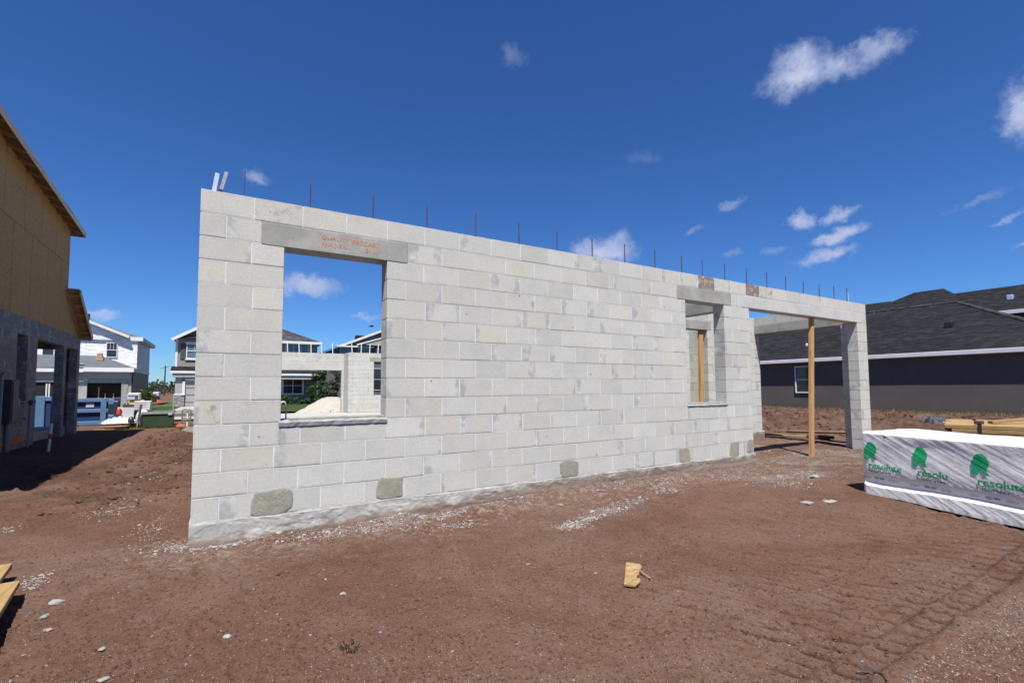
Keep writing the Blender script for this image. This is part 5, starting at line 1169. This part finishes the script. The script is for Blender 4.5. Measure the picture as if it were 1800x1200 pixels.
SP=[(3.14,-1.08,.16,.06,420),(3.42,-.98,.18,.05,260),(3.84,-.86,.30,.07,420),(4.3,-.72,.25,.06,220),(1.62,-.20,.55,.10,900),(2.2,-.2,.4,.08,380),(.25,.02,.28,.10,320),(-.1,.15,.16,.12,240),(-.72,2.17,.16,.30,260),(-.9,1.95,.2,.12,120),(-.88,-.2,.08,.10,160),(5.09,-.51,.25,.10,260),(6.64,-.35,.5,.12,420),(5.4,-.25,.4,.06,300),(4.6,-.22,.5,.05,300),(3.0,-.16,.4,.05,300),(7.0,-.75,.35,.12,300),(9.2,1.2,.8,.3,400),(2.2,-.55,.3,.06,160),(1.0,-.2,.35,.06,260),(7.47,-1.0,.5,.25,700),(6.6,-1.2,.35,.2,320),(8.6,.2,.6,.3,420),(9.8,.3,.4,.15,260),(11.2,-.5,.6,.3,380),(-.6,4.2,.25,.5,260),(-.45,6.5,.2,.9,260),(-1.6,1.6,.15,.12,120),(-.35,.9,.12,.4,200)]
def g2(rr):
    s=rr.choices(SP,[q[4] for q in SP])[0];x=s[0]+rr.gauss(0,s[2]*.6);y=s[1]+rr.gauss(0,s[3]*.9)
    if 0<=x<=7.85 and y>-.05:y=-.05-abs(rr.gauss(0,.05))
    return x,y,rr.uniform(.0025,.0085)*(1 if rr.random()<.94 else rr.uniform(1.5,3.))
scatter('mortar_crumbs','spilled pale mortar crumbs strewn along the foot of the block wall','crumbs',M['crumb'],g2,8500,79)
def g3(rr):
    x=rr.uniform(-.08,7.9);return x,-.05-abs(rr.gauss(0,.10)),rr.uniform(.002,.009)*(1 if rr.random()<.95 else 2)
scatter('mortar_crumbs','band of dried mortar droppings against the footing of the front wall','crumbs',M['crumbd'],g3,1300,81)
def g4(rr):
    if rr.random()<.55:x=-.7+rr.gauss(0,.5);y=rr.uniform(2,14)
    else:x=rr.uniform(14,24);y=rr.uniform(1,10);return x,y,rr.uniform(.02,.07)
    return x,y,rr.uniform(.008,.028)*(1 if rr.random()<.93 else 2)
scatter('soil_clods','larger dark clods on the dug over soil heaps','clods',M['clod'],g4,2600,83)
# ------------------------------------------------------------------ sky, sun
SUN=Vector((-.22,-.42,1)).normalized();EL=math.asin(SUN.z);AZ=math.atan2(SUN.x,SUN.y)
def world():
    w=bpy.data.worlds.new('World');SC.world=w;w.use_nodes=True;t=w.node_tree;t.nodes.clear()
    h=NT.__new__(NT);h.t=t
    out=h.n('ShaderNodeOutputWorld');bg=h.n('ShaderNodeBackground');h.l(bg.outputs[0],out.inputs[0]);bg.inputs[1].default_value=SKY
    s=h.n('ShaderNodeTexSky',sky_type='NISHITA');s.sun_disc=False;s.sun_elevation=EL;s.sun_rotation=AZ;s.altitude=0;s.air_density=1.;s.dust_density=0.;s.ozone_density=6.
    k0=h.mix(1.,s.outputs[0],(.101,.101,.101),'MULTIPLY');ga=h.n('ShaderNodeGamma');h.l(k0,ga.inputs[0]);ga.inputs[1].default_value=1.13
    skyc=h.mix(1.,ga.outputs[0],(.58/.101,.91/.101,1.32/.101),'MULTIPLY')
    v=h.coord('Generated')
    def warp(v,sc,amt):
        q=h.n('ShaderNodeTexNoise');h.l(v,q.inputs['Vector']);q.inputs['Scale'].default_value=sc;q.inputs['Detail'].default_value=6;q.inputs['Roughness'].default_value=.62
        w=h.n('ShaderNodeVectorMath',operation='SUBTRACT');h.l(q.outputs['Color'],w.inputs[0]);w.inputs[1].default_value=(.5,.5,.5)
        z=h.n('ShaderNodeVectorMath',operation='MULTIPLY_ADD');h.l(w.outputs[0],z.inputs[0]);z.inputs[1].default_value=(amt,amt,amt);h.l(v,z.inputs[2]);return z.outputs[0]
    v0=v;v=warp(warp(v,12,.055),36,.03)
    dd=h.math('ADD',h.math('MULTIPLY',h.math('SUBTRACT',h.noise(v0,24,6,.65),.5),1.7),h.math('MULTIPLY',h.math('SUBTRACT',h.noise(v0,70,4,.65),.5),.9))
    tot=None
    # azimuth, elevation, half width, half height (deg), tilt, strength, raggedness
    for az,el,a,b,tl,st,rg in((63.0,29.9,3.9,2.5,-2,1.,.45),(66.4,29.4,3.2,1.6,6,.8,.55),(69.6,29.6,2.6,1.5,10,.62,.7),(2.4,21.6,1.9,.8,-14,.5,.8),(7.9,11.3,4.3,1.6,2,.95,.5),(42.,15.6,4.6,2.5,0,1.,.35),(62.4,16.9,1.9,.9,-8,.75,.75),(66.1,16.8,2.0,.8,16,.75,.75),(65.5,14.75,3.0,1.05,7,1.,.5),(64.2,12.95,3.2,.9,0,.8,.5),(56.4,19.5,1.3,.8,0,.35,.85),(79.2,21.2,2.2,3.2,0,.9,.6),(80.4,24.6,1.2,.7,0,.6,.8),(30.9,35.9,2.0,1.2,-20,.2,1.),(77.4,13.7,2.0,.45,12,.5,.7),(79.3,11.6,1.8,.5,4,.7,.6),(46.8,25.4,2.4,1.0,-10,.12,1.),(-9.9,7.1,1.7,.55,3,.6,.5),(13.6,8.4,2.6,.45,2,.4,.7),(56,14.2,1.6,.6,0,.25,.8),(59.8,14.0,1.5,.5,10,.22,.8),(75.8,15.6,2.4,.6,12,.2,1.),(52.,17.6,1.6,.7,20,.25,1.),(1.,7.5,1.2,.3,0,.35,.6)):
        az_,el_=R(az),R(el);c=Vector((math.sin(az_)*math.cos(el_),math.cos(az_)*math.cos(el_),math.sin(el_)));r=Vector((math.cos(az_),-math.sin(az_),0));u=r.cross(c)
        t_=R(tl);r2=r*math.cos(t_)+u*math.sin(t_);u2=-r*math.sin(t_)+u*math.cos(t_)
        def dot(k):
            q=h.n('ShaderNodeVectorMath',operation='DOT_PRODUCT');h.l(v,q.inputs[0]);q.inputs[1].default_value=k;return q.outputs['Value']
        p=dot(r2/math.sin(R(a)));q=dot(u2/math.sin(R(b)));f=dot(c)
        # flat base: compress the lower half
        d2=h.math('SQRT',h.math('ADD',h.math('MULTIPLY',p,p),h.math('MULTIPLY',q,q)))
        m=h.math('SUBTRACT',h.math('ADD',1.,h.math('MULTIPLY',dd,rg)),d2)
        m=h.rng(m,.0,.95,0,st);m=h.math('MULTIPLY',m,h.math('GREATER_THAN',f,.5))
        tot=m if tot is None else h.math('MAXIMUM',tot,m)
    shade=h.mix(h.rng(h.noise(v,17,4,.6),.35,.65),CLD,CLL)
    h.l(h.mix(tot,skyc,shade),bg.inputs[0])
SKY=.05;CLD=(4.4,5.2,7.6);CLL=(5.6,6.2,8.2)
world()
sd=bpy.data.lights.new('sun','SUN');sd.energy=4.9;sd.angle=R(.53);sd.color=(1,.955,.89);so=bpy.data.objects.new('sun',sd);COL.objects.link(so);so.rotation_euler=SUN.to_track_quat('Z','Y').to_euler();so.location=(0,0,40)
SC.view_settings.view_transform='Standard';SC.view_settings.look='None';SC.view_settings.exposure=1.;SC.view_settings.gamma=1
SC.cycles.max_bounces=6
